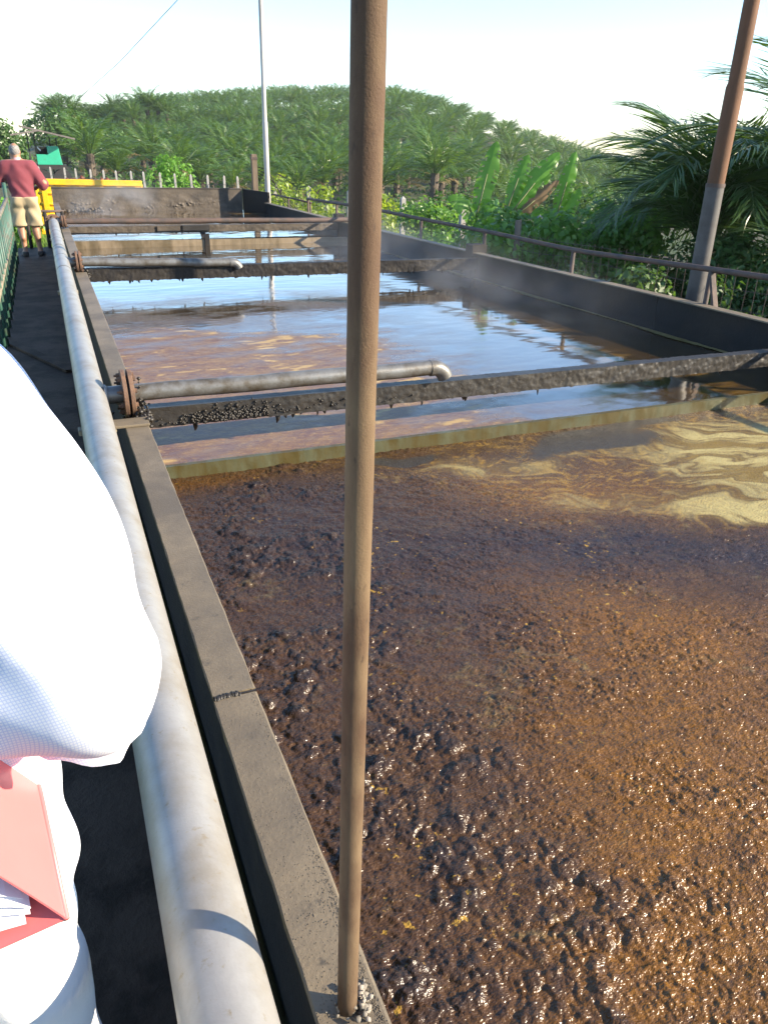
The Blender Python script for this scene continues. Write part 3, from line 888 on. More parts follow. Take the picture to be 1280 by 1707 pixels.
def branch(y, r, x_end, z0, z1, elbow, R=0.125, mat='galv_dark', fl_x=0.245, seed=0):
    xm = 0.080 + 0.0034 * (y - 1)
    bb = MB(); bb.tube([(xm + 0.05, y, z0), (fl_x + 0.004, y, z0)], r * 1.02, 24)
    bb.build('stub_pipe', M['galv_dark'], pl, smooth=True, auto=40)
    bb = MB(); bb.tube([(xm + 0.066, y, z0), (xm + 0.075, y, z0), (xm + 0.082, y, z0)], [r * 1.25, r * 1.22, r * 1.02], 24)
    bb.build('weld_collar', M['galv'], pl, smooth=True, auto=40)
    flange_pair(y, fl_x, z0, R, pl)
    bb = MB(); bb.tube([(fl_x + 0.05, y, z0)] + [(fl_x + 0.05 + (x_end - fl_x - 0.05) * k / 8, y, z0 + (z1 - z0) * k / 8 + 0.003 * math.sin(k * 1.7)) for k in range(1, 9)], r, 28)
    bp = bb.build('branch_pipe', M[mat], pl, smooth=True, auto=40)
    if elbow:
        bb = MB(); bb.tube([(x_end - 0.012, y, z1), (x_end + 0.012, y, z1)], r * 1.09, 28)
        bb.build('joint_ring', M['galv_dark'], bp, smooth=True, auto=40)
        rad = r * 1.9; path = []
        for k in range(9):
            a = RAD(62) * k / 8
            path.append((x_end + 0.01 + rad * math.sin(a), y, z1 - rad * (1 - math.cos(a))))
        ex = (math.cos(RAD(62)), 0, -math.sin(RAD(62)))
        path.append((path[-1][0] + ex[0] * 0.02, y, path[-1][2] + ex[2] * 0.02))
        bb = MB(); bb.tube(path, [r * 1.03] * len(path), 28, cap=False)
        # inner wall so the open end has thickness
        bb.tube(path[::-1], [r * 0.90] * len(path), 28, cap=False)
        n = 28; o0 = (len(path) - 1) * n; o1 = len(path) * n
        # ring joining outer and inner rims
        d = Vector(ex)
        bb.build('elbow', M[mat], bp, smooth=True, auto=40)
        bb = MB()
        e = Vector(path[-1]); s_ = Vector((0, 1, 0)); u = d.cross(s_)
        vv = []; ff = []
        for k in range(28):
            a = 2 * math.pi * k / 28; q = s_ * math.cos(a) + u * math.sin(a)
            vv += [e + q * r * 1.03, e + q * r * 0.90]
        for k in range(28):
            k2 = (k + 1) % 28; ff.append((2 * k, 2 * k2, 2 * k2 + 1, 2 * k + 1))
        bb.add(vv, ff); bb.build('pipe_rim', M['rust_flange'], bp)
        bb = MB(); q0 = Vector(path[4]); q1 = Vector(path[5]); bb.tube([q0, q1], r * 0.89, 20)
        bb.build('bore_shade_plug', M['rubber'], bp)  # black plug stands in for the shade inside the open pipe


branch(4.20, 0.046, 2.06, 0.565, 0.553, True, R=0.128)
branch(9.34, 0.047, 1.93, 0.557, 0.500, True, R=0.118)
branch(13.86, 0.042, 5.02, 0.575, 0.530, False, R=0.095, mat='rail')
muck('dried_muck', 0.335, 4.20, 0.475, 0.012, 0.03, 0.06, 70, 15, pl, size=(0.006, 0.013))
# blind flange at the far end of the main pipe
b = MB(); b.tube([(0.124, 13.95, 0.555), (0.124, 13.975, 0.555)], 0.125, 28); fl = b.build('blind_flange', M['rust_flange'], pl, smooth=True, auto=40)
for i in range(8):
    a = 2 * math.pi * i / 8; b = MB()
    b.tube([(0.124 + 0.095 * math.cos(a), 13.93, 0.555 + 0.095 * math.sin(a)), (0.124 + 0.095 * math.cos(a), 13.95, 0.555 + 0.095 * math.sin(a))], 0.012, 6)
    b.build('bolt', M['rust_flange'], fl)
# saddles under the main pipe
for y in (0.2, 3.94, 8.0, 12.4):
    x = 0.080 + 0.0034 * max(0, y - 1)
    b = MB(); b.box(x - 0.09, x + 0.09, y - 0.03, y + 0.03, 0.455, 0.485); b.box(x - 0.02, x + 0.02, y - 0.02, y + 0.02, 0.0, 0.46)
    b.build('pipe_support', M['tan_rail'], pl, bevel=0.004)

# ================================================================ POLES
# rusty scaffold tube standing on the near wall
fp = thing('rusty_pole', 'slim brown rusted steel pole standing on the near tank wall', 'pole', (0.278, 0.777, ZT))
zz = np.linspace(0, 2.6, 90)
V = []; n = 28
for z in zz:
    for k in range(n):
        a = 2 * math.pi * k / n
        r = 0.0168 + 0.0003 * float(pnoise(z * 9, k * 0.5, 3)) + 0.0002 * float(pnoise(z * 60, k * 2.9, 8))
        V.append((r * math.cos(a) + 0.002 * math.sin(z * 1.3) + 0.0128 * z, r * math.sin(a) - 0.0055 * z, z))
F = [(i * n + k, i * n + (k + 1) % n, (i + 1) * n + (k + 1) % n, (i + 1) * n + k) for i in range(len(zz) - 1) for k in range(n)]
mk('pole_tube', V, F + [tuple(range(n - 1, -1, -1)), tuple((len(zz) - 1) * n + k for k in range(n))], M['rust'], fp, smooth=True)
muck('dried_muck', 0.012, -0.004, 0.0, 0.016, 0.014, 0.006, 60, 77, fp, mat=simple_mat('ashy_muck', (0.09, 0.08, 0.065), (0.26, 0.23, 0.19), 40, 0.9), size=(0.003, 0.009))
muck('dried_muck', 0.026, 0.0, 0.002, 0.006, 0.012, 0.014, 30, 78, fp, mat=simple_mat('pale_muck', (0.2, 0.17, 0.14), (0.34, 0.3, 0.25), 40, 0.9), size=(0.003, 0.007))

rp = thing('steel_pole', 'thick orange rusted pole with grey lower length behind the right rail', 'pole', (6.2, 6.45, -1.2))
b = MB(); b.tube([(0, 0, 0), (-0.005, 0, 2.66)], 0.088, 24); b.build('lower_tube', M['painted_grey'], rp, smooth=True, auto=40)
b = MB(); b.tube([(-0.005, 0, 2.655), (-0.005, 0, 2.69)], 0.093, 24); b.build('collar', M['rail'], rp, smooth=True, auto=40)
b = MB(); b.tube([(-0.005, 0, 2.685), (0.01, 0, 3.52), (0.012, 0, 3.56), (0.03, 0, 5.6)], [0.082, 0.082, 0.072, 0.070], 24); b.build('upper_tube', M['rust_orange'], rp, smooth=True, auto=40)

gp = thing('lamp_pole', 'tall pale grey pole rising behind the far tank corner', 'pole', (4.88, 18.95, -1.2))
b = MB(); b.tube([(0, 0, 0), (0.0, 0, 3.35)], 0.060, 20); b.build('lower_tube', M['grey_pole'], gp, smooth=True, auto=40)
b = MB(); b.tube([(0, 0, 3.34), (0.0, 0, 3.42), (0.03, 0, 7.4)], [0.058, 0.05, 0.044], 20); b.build('upper_tube', M['grey_pole'], gp, smooth=True, auto=40)
wp = thing('wooden_post', 'short grey wooden post with sagging cables beside the pale pole', 'post', (4.78, 19.75, -1.2))
b = MB(); b.box(-0.065, 0.065, -0.06, 0.06, 0, 2.68); b.build('post_body', M['wood'], wp, bevel=0.01)
b = MB(); b.box(-0.075, 0.075, -0.07, 0.07, 2.56, 2.62); b.build('strap', M['rail'], wp)
for k in range(4):
    b = MB(); b.tube([(0.09, 0, 2.4 - 0.06 * k), (0.3 + 0.05 * k, -0.1, 2.35 - 0.12 * k), (0.62, -0.2, 1.7 + 0.05 * k), (0.95 + .08 * k, -0.3, 1.2)], 0.009, 6); b.build('cable', M['rubber'], wp, smooth=True)
b = MB(); b.tube([(3.0 * math.cos(0), 45, 4.2)] and [(2.1, 40, 3.2), (3.6, 36, 4.4), (5.0, 32, 5.75), (8.0, 24, 8.6)], 0.012, 6)
tag(b.build('overhead_wire', M['wire'], None, smooth=True), 'thin overhead wire crossing the pale sky at upper left', 'wire')

# ================================================================ RAILS AND FENCES
# right hand rail: pipe rail on posts outside the right wall
rl = thing('hand_rail', 'rusty brown pipe rail on posts along the right tank wall', 'railing', (0, 0, 0))
def rail_x(y): return float(right_x(y)) + 0.16
def rail_z(y): return float(np.interp(y, [-1, 5, 7.6, 9.4, 11.3, 13.2, 16.5], [0.86, 0.83, 0.74, 0.76, 0.76, 0.77, 0.72]))
b = MB(); b.tube([(rail_x(y), y, rail_z(y)) for y in np.linspace(-1.0, 16.3, 36)], 0.026, 14); b.build('top_rail', M['rail'], rl, smooth=True)
for y in (1.2, 3.6, 5.62, 7.62, 9.5, 11.3, 13.1, 14.7, 16.28):
    b = MB(); b.tube([(rail_x(y), y, -0.2), (rail_x(y), y, rail_z(y))], 0.024, 12); b.build('rail_post', M['rail'], rl, smooth=True)
b = MB(); b.bar((rail_x(5.62) - 0.02, 5.42, 0.35), (rail_x(5.62) - 0.01, 5.6, 0.79), 0.05, 0.03); b.build('stay', M['rail'], rl)
# shorter rail at the far corner
rl2 = thing('hand_rail', 'short thin rail running from the pale pole at the far corner', 'railing', (0, 0, 0))
b = MB(); b.tube([(4.93, 18.8, 0.66), (5.15, 17.7, 0.63), (5.28, 16.9, 0.60)], 0.018, 10); b.build('top_rail', M['rail'], rl2, smooth=True)
for p in ((5.1, 18.0), (5.28, 16.95)):
    b = MB(); b.tube([(p[0], p[1], -0.6), (p[0], p[1], 0.62)], 0.018, 10); b.build('rail_post', M['rail'], rl2, smooth=True)

# green railing left of the walkway
gl = thing('walkway_railing', 'green painted railing with worn tan top bar left of the walkway', 'railing', (0, 0, 0))
b = MB(); b.tube([(-0.50, 5.0, 0.93), (-0.48, 13.6, 0.93)], 0.026, 12); b.build('top_rail', M['tan_rail'], gl, smooth=True)
b = MB(); b.tube([(-0.50, 5.0, 0.45), (-0.48, 13.6, 0.45)], 0.02, 12); b.build('middle_rail', M['tan_rail'], gl, smooth=True)
yb = 5.0
while yb < 13.7:
    b = MB(); xx = -0.50 + 0.02 * (yb - 5) / 8.6
    b.tube([(xx, yb, -0.05), (xx, yb, 0.93)], 0.017, 10); b.build('baluster', M['green_rail'], gl, smooth=True); yb += 0.43
b = MB(); b.tube([(-0.48, 13.62, -0.1), (-0.48, 13.62, 1.15)], 0.028, 12); b.build('end_post', M['green_rail'], gl, smooth=True)
for k, x in enumerate((-0.46, -0.20, 0.08)):
    pass
# bar and post at the head of the walkway behind the man
hb = thing('head_barrier', 'small rusty barrier across the far end of the walkway', 'railing', (0, 0, 0))
b = MB(); b.tube([(-0.30, 15.5, 0.60), (0.34, 15.5, 0.60)], 0.022, 10); b.build('top_bar', M['rail'], hb, smooth=True)
for x in (-0.28, 0.02, 0.30):
    b = MB(); b.tube([(x, 15.5, -0.1), (x, 15.5, 0.60)], 0.03, 10); b.build('barrier_post', M['darksteel'], hb, smooth=True)


def post_fence(name, label, pts, h, wires, mat='post_white', r=0.05, sag=0.01):
    f = thing(name, label, 'fence', (pts[0][0], pts[0][1], float(ground_h(np.array(pts[0][0]), np.array(pts[0][1])))))
    o = Vector(f.location)
    for (x, y) in pts:
        g = float(ground_h(np.array(float(x)), np.array(float(y))))
        bb = MB(); tilt = random.uniform(-0.03, 0.03)
        bb.box(x - r, x + r, y - r, y + r, g - 0.2, g + h * 0.97)
        bb.add([(x - r, y - r, g + h * .97), (x + r, y - r, g + h * .97), (x + r, y + r, g + h * .97), (x - r, y + r, g + h * .97), (x, y, g + h)], [(0, 1, 4), (1, 2, 4), (2, 3, 4), (3, 0, 4)])
        for i in range(len(bb.v)):
            q = bb.v[i]; bb.v[i] = (q[0] - o.x + tilt * (q[2] - g), q[1] - o.y, q[2] - o.z)
        bb.build('fence_post', M[mat], f)
    for w in wires:
        bb = MB()
        path = []
        for i in range(len(pts) - 1):
            for k in range(4):
                s = k / 4; x = pts[i][0] * (1 - s) + pts[i + 1][0] * s; y = pts[i][1] * (1 - s) + pts[i + 1][1] * s
                g = float(ground_h(np.array(float(x)), np.array(float(y))))
                path.append((x - o.x, y - o.y - r, g + w - sag * math.sin(math.pi * s) - o.z))
        bb.tube(path, 0.006, 5); bb.build('fence_wire', M['wire'], f)
    return f


pa = []
for i in range(15):
    s = i / 14; pa.append((0.1 + 5.6 * s, 33.0 - 7.6 * s + 0.2 * math.sin(i)))
post_fence('post_fence', 'row of small white concrete fence posts behind the tank end wall', pa, 1.98, (0.5, 0.9, 1.3, 1.7), r=0.032)
post_fence('post_fence', 'white post and wire fence overgrown by yellow green vines', [(6.05, 22.6), (6.55, 21.2), (7.0, 19.4), (7.35, 16.8), (7.6, 14.4), (7.75, 12.0)], 1.92, (0.4, 0.8, 1.2, 1.6), r=0.05)

# wire mesh fence behind the right rail
mf = thing('mesh_fence', 'rusty square wire mesh fence in the shade behind the right rail', 'fence', (6.35, 9.6, -1.2))
P0 = Vector((6.1, 9.9, 0)); P1 = Vector((6.75, 4.6, 0))
nvert = 42
for i in range(nvert):
    p = P0.lerp(P1, i / (nvert - 1)); j = random.uniform(-0.02, 0.02)
    b = MB(); b.tube([(p.x - 6.35, p.y - 9.6 + j, 0.1), (p.x - 6.35 + j, p.y - 9.6, 1.9)], 0.0032, 5); b.build('mesh_wire', M['rail'], mf)
for k in range(10):
    z = 0.2 + k * 0.185
    b = MB(); b.tube([(P0.lerp(P1, s / 10).x - 6.35, P0.lerp(P1, s / 10).y - 9.6, z + random.uniform(-0.015, 0.015)) for s in range(11)], 0.0032, 5); b.build('mesh_wire', M['rail'], mf)
for s in (0.0, 0.93):
    p = P0.lerp(P1, s)
    b = MB(); b.tube([(p.x - 6.35, p.y - 9.6, 0), (p.x - 6.35, p.y - 9.6, 2.05)], 0.045, 10); b.build('fence_post', M['wood'], mf, smooth=True)

# ================================================================ TRUCK AND MACHINE BEHIND THE END WALL
tr = thing('yellow_truck', 'yellow steel truck body loaded with red palm fruit behind the end wall', 'truck', (1.1, 22.0, -1.2))
b = MB(); b.box(-1.15, 1.22, -0.9, -0.82, 1.95, 2.08)
for i in range(len(b.v)):
    q = b.v[i]; b.v[i] = (q[0], q[1], q[2] - 0.045 * (q[0] + 1.15) / 2.4)
b.build('top_rail', M['yellow'], tr, bevel=0.01)
b = MB(); b.box(-1.13, 1.20, -0.84, -0.80, 0.85, 1.93); b.build('side_panel', M['yellow'], tr)
for k in range(6):
    x = -1.0 + 0.42 * k
    b = MB(); b.box(x - 0.06, x + 0.06, -0.885, -0.842, 0.85, 1.90); b.build('side_rib', M['yellow'], tr, bevel=0.006)
for k in range(4):
    z = 1.05 + 0.24 * k
    b = MB(); b.tube([(-1.12, -0.84, z), (-0.72, -0.84, z)], 0.045, 8); b.build('panel_corrugation', M['yellow'], tr, smooth=True)
b = MB(); b.box(-1.2, -1.12, -0.86, 0.9, 0.85, 1.97); b.build('tail_gate', M['yellow'], tr, bevel=0.01)
b = MB(); b.box(-1.13, 1.2, 0.82, 0.9, 0.85, 1.95); b.build('side_panel', M['yellow'], tr)
b = MB(); b.box(1.16, 1.24, -0.80, 0.82, 0.85, 1.95); b.build('front_panel', M['yellow'], tr)
b = MB(); b.box(-1.1, 3.3, -0.45, 0.45, 0.62, 0.82); b.build('chassis', M['rubber'], tr)
b = MB(); b.box(1.5, 3.2, -0.85, 0.85, 0.6, 1.30); b.build('cab', M['yellow'], tr, bevel=0.06)
for x in (-0.55, 2.4):
    for y in (-0.72, 0.72):
        b = MB(); b.tube([(x, y - 0.13, 0.45), (x, y + 0.13, 0.45)], 0.45, 24); w = b.build('wheel', M['rubber'], tr, smooth=True, auto=40)
        b = MB(); b.tube([(x, y - 0.14, 0.45), (x, y + 0.14, 0.45)], 0.2, 16); b.build('rim', M['yellow'], w, smooth=True, auto=40)
ld = muck('fruit_load', -0.05, 0.05, 1.87, 0.36, 0.28, 0.05, 420, 91, tr, mat=M['fruit'], size=(0.05, 0.09))

mc = thing('canopy_machine', 'sea green machine with cab under a small open roof left of the hill', 'machine', (0.75, 56, -1.2))
b = MB()
b.add([(-0.62, -0.3, 2.25), (0.75, -0.3, 2.25), (0.62, -0.3, 1.2), (0.62, -0.3, 1.2), (-0.62, -0.3, 1.2)], [(0, 4, 2, 1)])
body = [(-0.62, 1.35), (0.78, 1.35), (0.66, 2.38), (0.0, 2.38), (0.0, 1.95), (-0.62, 1.95)]
vv = [(x, -0.6, z) for x, z in body] + [(x, 0.6, z) for x, z in body]
b = MB(); b.add(vv, [(0, 1, 2, 3), (0, 3, 4, 5), (9, 8, 7, 6), (11, 10, 9, 6)] + [(i, i + 6, (i + 1) % 6 + 6, (i + 1) % 6) for i in range(6)]); b.build('engine_hood', M['green_paint'], mc, bevel=0.02)
b = MB(); b.box(-0.66, -0.02, -0.5, 0.5, 1.955, 2.36); b.build('cab_window', M['dark_glass'], mc)
b = MB(); b.bar((-0.5, -0.52, 2.3), (-0.25, -0.52, 2.02), 0.03, 0.06); b.build('window_brace', M['white_paint'], mc)
b = MB(); b.box(-0.8, 1.0, -0.7, 0.7, 1.1, 1.345); b.build('frame', M['rubber'], mc)
for x in (-0.98, -0.6, 0.25, 0.6):
    b = MB(); b.tube([(x, -0.55 if x in (-0.98, 0.6) else 0.5, 0.0), (x, -0.55 if x in (-0.98, 0.6) else 0.5, 3.1 - 0.16 * (x + 1))], 0.035, 8); b.build('roof_post', M['rubber'], mc, smooth=True)
b = MB(); b.bar((-1.35, 0, 3.44), (1.65, 0, 2.80), 3.2, 0.09); b.build('roof_sheet', M['roof'], mc)
b = MB(); b.bar((-1.85, -0.9, 2.95), (-0.3, -0.9, 3.22), 2.2, 0.09); b.build('roof_sheet', M['roof'], mc)
for x in (-0.5, 0.7):
    b = MB(); b.tube([(x, -0.7, 0.55), (x, 0.7, 0.55)], 0.55, 20); b.build('wheel', M['rubber'], mc, smooth=True, auto=40)


# ================================================================ VEGETATION
def frond_arrays(L, nl, ll, lw, curl, vee, droop, seed, rach=0.03):
    """one pinnate frond along +X arching in the XZ plane; returns verts, tris (leaflets folded once)"""
    r = np.random.default_rng(seed)
    s = np.linspace(0, 1, 14)
    ang = RAD(vee) - RAD(curl) * s ** 1.5
    dx = np.cos(ang) * L / 13; dz = np.sin(ang) * L / 13
    px = np.concatenate([[0], np.cumsum(dx[:-1])]); pz = np.concatenate([[0], np.cumsum(dz[:-1])])
    V = []; F = []
    # rachis: a tapering three sided rod
    for i in range(14):
        w = rach * (1 - 0.85 * s[i])
        V += [(px[i], -w, pz[i]), (px[i], w, pz[i]), (px[i], 0, pz[i] - w * 1.2)]
    for i in range(13):
        for a, b_ in ((0, 1), (1, 2), (2, 0)):
            F += [(i * 3 + a, i * 3 + b_, (i + 1) * 3 + b_), (i * 3 + a, (i + 1) * 3 + b_, (i + 1) * 3 + a)]
    for i in range(nl):
        q = 0.13 + 0.87 * (i + 0.5) / nl
        x = np.interp(q, s, px); z = np.interp(q, s, pz); a = np.interp(q, s, ang)
        env = math.sin(math.pi * min(1, 0.18 + 0.82 * (1 - abs(q - 0.5) * 1.25))) if False else (0.35 + 0.65 * math.sin(math.pi * min(1.0, q * 0.92 + 0.06)))
        for sd in (-1, 1):
            ln = ll * env * r.uniform(0.8, 1.15); fw = RAD(38 + 22 * q + r.uniform(-9, 9))
            lift = RAD(r.choice([22, -4]) + r.uniform(-10, 10)); dr = droop * r.uniform(0.6, 1.5)
            d = np.array([math.cos(a) * math.sin(fw), sd * math.cos(fw) * math.cos(lift), math.sin(a) * math.sin(fw) + math.sin(lift) * 0.7])
            d /= np.linalg.norm(d)
            t_ = np.array([math.cos(a), 0, math.sin(a)])
            o = np.array([x, 0, z]); m_ = o + d * ln * 0.5 + np.array([0, 0, -dr * ln * 0.12]); e = o + d * ln + np.array([0, 0, -dr * ln * 0.5])
            k = len(V); w = lw * r.uniform(0.75, 1.2)
            V += [tuple(o), tuple(m_ - t_ * w), tuple(m_ + t_ * w), tuple(e)]
            F += [(k, k + 1, k + 2), (k + 1, k + 3, k + 2)]
    return np.array(V, float), np.array(F, int)


def rot_frond(V, az, tilt, roll, base):
    # tilt about Y (negative raises), roll about X, then azimuth about Z
    c, s = math.cos(roll), math.sin(roll); R1_ = np.array([[1, 0, 0], [0, c, -s], [0, s, c]])
    c, s = math.cos(-tilt), math.sin(-tilt); R2_ = np.array([[c, 0, s], [0, 1, 0], [-s, 0, c]])
    c, s = math.cos(az), math.sin(az); R3_ = np.array([[c, -s, 0], [s, c, 0], [0, 0, 1]])
    return V @ (R3_ @ R2_ @ R1_).T + np.array(base)


# shared frond shapes for the hill palms
FR = [frond_arrays(3.9, 24, 0.80, 0.058, c_, 0, 0.9, 60 + i, 0.05) for i, c_ in enumerate((42, 56, 74, 50))]
FR_ME = []
for i, (V, F) in enumerate(FR):
    me = bpy.data.meshes.new('frond'); fast_fill(me, V, F); me.materials.append(M['palm']); FR_ME.append(me)
me_dry = bpy.data.meshes.new('frond'); fast_fill(me_dry, *FR[2]); me_dry.materials.append(M['frond_dry'])


def frond_set(seed, n=26):
    r = random.Random(seed); out = []
    for i in range(n):
        q = i / (n - 1)
        tilt = RAD(88 - 66 * q ** 1.2 + r.uniform(-8, 8))
        out.append((r.randrange(4), i * 2.39996 + r.uniform(-0.2, 0.2), tilt, r.uniform(-0.35, 0.35), 0.75 + 0.3 * min(1, q * 3) + r.uniform(-0.05, 0.08), q))
    return out


CROWN_ME = []
for k in range(6):
    Vs = []; Fs = []; off = 0
    for (fi, az, tilt, roll, sc, q) in frond_set(700 + k, 26):
        V, F = FR[fi]
        W = rot_frond(V * sc, az, tilt, roll, (0.12 * math.cos(az), 0.12 * math.sin(az), -0.25 * q))
        Vs.append(W); Fs.append(F + off); off += len(W)
    me = bpy.data.meshes.new('crown'); fast_fill(me, np.vstack(Vs), np.vstack(Fs)); me.materials.append(M['palm']); CROWN_ME.append(me)


def trunk_mesh(h, r0, seed):
    r = random.Random(seed); bb = MB()
    bb.tube([(0, 0, -0.3), (0.03, 0, h * 0.5), (0, 0.02, h)], [r0 * 1.25, r0, r0 * 1.1], 9)
    for i in range(int(h * 9)):       # stubs of cut fronds
        a = i * 2.4; z = h * (i + 1) / (h * 9 + 1)
        bb.tube([(r0 * 0.8 * math.cos(a), r0 * 0.8 * math.sin(a), z), (r0 * 1.5 * math.cos(a), r0 * 1.5 * math.sin(a), z + 0.22)], [0.09, 0.03], 4)
    me = bpy.data.meshes.new('trunk'); me.from_pydata(bb.v, [], bb.f); me.materials.append(M['trunk'])
    return me


TRUNKS = {h: trunk_mesh(h, 0.32, i) for i, h in enumerate((1.4, 2.0, 2.6, 5.5))}

PALM_PTS = []
rp_ = random.Random(11)
sp = 6.8
iy = 0
y = 40.0
while y < 262:
    x = -30 + (sp / 2 if iy % 2 else 0)
    while x < 190:
        px = x + rp_.uniform(-1.1, 1.1); py = y + rp_.uniform(-1.1, 1.1)
        r = math.hypot(px, py); az = math.degrees(math.atan2(px, py))
        if 70 < r < 244 and -2.5 < az < 43:
            clearing = (-3 < az < 7.8 and 122 < r < 143)
            if not clearing and not (az < 1.6 + 0.8 * (r > 120)):
                PALM_PTS.append((r, az, px, py))
        x += sp
    y += sp * 0.866; iy += 1
PALM_PTS.sort()
TALL = []
for i in range(15):      # tall palms along the edge of the terrace on the left
    az = 0.9 + 0.52 * i + rp_.uniform(-0.15, 0.15); r = 150 + rp_.uniform(-4, 6) + (4 if i % 2 else 0)
    TALL.append((r, az, r * math.sin(RAD(az)), r * math.cos(RAD(az))))
print('palms', len(PALM_PTS), len(TALL))


def where(az):
    for lim, w in ((3, 'above the yellow truck'), (9, 'above the end wall'), (13.5, 'left of the pale pole'), (18, 'right of the pale pole'), (24, 'behind the rusty pole'), (30, 'right of the rusty pole'), (36, 'above the banana plants')):
        if az < lim: return w
    return 'beside the dark palm'


def row_word(r):
    for lim, w in ((82, 'front row'), (97, 'second tier'), (145, 'middle slope'), (185, 'upper slope'), (215, 'near the crest')):
        if r < lim: return w
    return 'on the crest'


ORD = ['leftmost', 'second from left', 'third from left', 'fourth from left', 'fifth from left', 'sixth from left', 'seventh from left', 'eighth from left', 'ninth from left', 'tenth from left',
       'eleventh from left', 'twelfth from left', 'thirteenth from left', 'fourteenth from left', 'fifteenth from left', 'sixteenth from left', 'seventeenth from left', 'eighteenth from left', 'nineteenth from left', 'twentieth from left', 'twenty-first from left', 'twenty-second from left']
PHRASE = {'front row': 'in the front row', 'second tier': 'in the second row', 'middle slope': 'on the middle slope', 'upper slope': 'on the upper slope', 'near the crest': 'below the crest', 'on the crest': 'on the crest'}
PALM_LAB = {}
_gr = {}
for (r, az, px, py) in PALM_PTS[:284]:
    _gr.setdefault((row_word(r), where(az)), []).append((az, px, py))
for (rw, wh), lst in _gr.items():
    for k, (az, px, py) in enumerate(sorted(lst)):
        o_ = ORD[k] if k < len(ORD) else 'one'
        PALM_LAB[(px, py)] = ('%s of the oil palms %s %s' % (o_, PHRASE[rw], wh), 'oil palms %s %s' % (PHRASE[rw], wh))
for k, (r, az, px, py) in enumerate(sorted(TALL, key=lambda q: q[1])):
    PALM_LAB[(px, py)] = ('%s of the tall dark palms at the left end of the hill' % ORD[k], 'tall palms at the left end of the hill')


def add_palm(r, az, px, py, i, h, detailed, tall=False):
    g = float(ground_h(np.array(px), np.array(py)))
    lab, grp = PALM_LAB[(px, py)]
    o = thing('oil_palm', lab, 'palm tree', (px, py, g - 0.1), grp)
    o.rotation_euler.z = random.uniform(0, 6.28)
    s = random.uniform(0.74, 1.06)
    o.scale = (s, s, s * random.uniform(0.92, 1.1))
    data_obj('trunk', TRUNKS[h], o)
    if detailed:
        for (fi, a, tilt, roll, sc, q) in frond_set(900 + i, 24):
            me = me_dry if (q > 0.93 and random.random() < 0.5) else FR_ME[fi]
            M4 = Matrix.Translation((0.12 * math.cos(a), 0.12 * math.sin(a), h - 0.25 * q)) @ Matrix.Rotation(a, 4, 'Z') @ Matrix.Rotation(-tilt, 4, 'Y') @ Matrix.Rotation(roll, 4, 'X') @ Matrix.Scale(sc, 4)
            data_obj('frond', me, o, M4)
    else:
        data_obj('crown', CROWN_ME[i % 6], o, Matrix.Translation((0, 0, h)))
    return o


kept = PALM_PTS[:284]
rest = PALM_PTS[284:]
for i, (r, az, px, py) in enumerate(kept):
    add_palm(r, az, px, py, i, (1.4, 2.0, 2.6)[i % 3], i < 34)
for i, (r, az, px, py) in enumerate(TALL):
    add_palm(r, az, px, py, 400 + i, 5.5, False, True)
if rest:
    Vs = []; Fs = []; off = 0
    for i, (r, az, px, py) in enumerate(rest):
        for (fi, a, tilt, roll, sc, q) in frond_set(3000 + i, 16):
            V, F = FR[fi]
            W = rot_frond(V * sc, a, tilt, roll, (px, py, float(ground_h(np.array(px), np.array(py))) + 2.0)); Vs.append(W); Fs.append(F + off); off += len(W)
    o = mk('palm_plantation', np.vstack(Vs), np.vstack(Fs), M['palm'])
    tag(o, 'farthest oil palms along the crest of the plantation hill', 'palms', kind='stuff')

# undergrowth on the hill between the palms: one low mass of ferns
def leaf_cloud(centres, n, size, seed, flat=0.6, aspect=0.55):
    """n leaves, each a folded pointed quad, spread over the shells of the given ellipsoids"""
    r = np.random.default_rng(seed)
    C = np.array([c[:3] for c in centres]); Rr = np.array([c[3:6] for c in centres])
    wgt = (Rr[:, 0] * Rr[:, 1] + Rr[:, 0] * Rr[:, 2]); wgt = wgt / wgt.sum()
    k = r.choice(len(C), n, p=wgt)
    d = r.normal(size=(n, 3)); d /= np.linalg.norm(d, axis=1)[:, None]
    rad = 0.55 + 0.5 * r.random(n) ** 0.6
    rad *= 1 + 0.25 * np.sin(d[:, 0] * 5 + k) * np.cos(d[:, 2] * 6 + k * 1.3)
    P = C[k] + d * Rr[k] * rad[:, None]
    nrm = d + np.array([0, 0, flat]) + 0.55 * r.normal(size=(n, 3)); nrm /= np.linalg.norm(nrm, axis=1)[:, None]
    tdir = np.cross(nrm, r.normal(size=(n, 3))); tdir /= np.linalg.norm(tdir, axis=1)[:, None]
    tdir[:, 2] -= 0.35; tdir /= np.linalg.norm(tdir, axis=1)[:, None]
    sdir = np.cross(nrm, tdir); sdir /= np.maximum(np.linalg.norm(sdir, axis=1)[:, None], 1e-6)
    L = (size * (0.6 + 0.8 * r.random(n)))[:, None]; W = L * aspect
    fold = nrm * L * 0.12
    v0 = P; v1 = P + tdir * L * 0.4 - sdir * W * 0.5 + fold; v2 = P + tdir * L; v3 = P + tdir * L * 0.4 + sdir * W * 0.5 + fold
    V = np.stack([v0, v1, v2, v3], 1).reshape(-1, 3)
    a = np.arange(n)[:, None] * 4
    F = np.concatenate([a + np.array([[0, 1, 2]]), a + np.array([[0, 2, 3]])], 0)
    return V, F


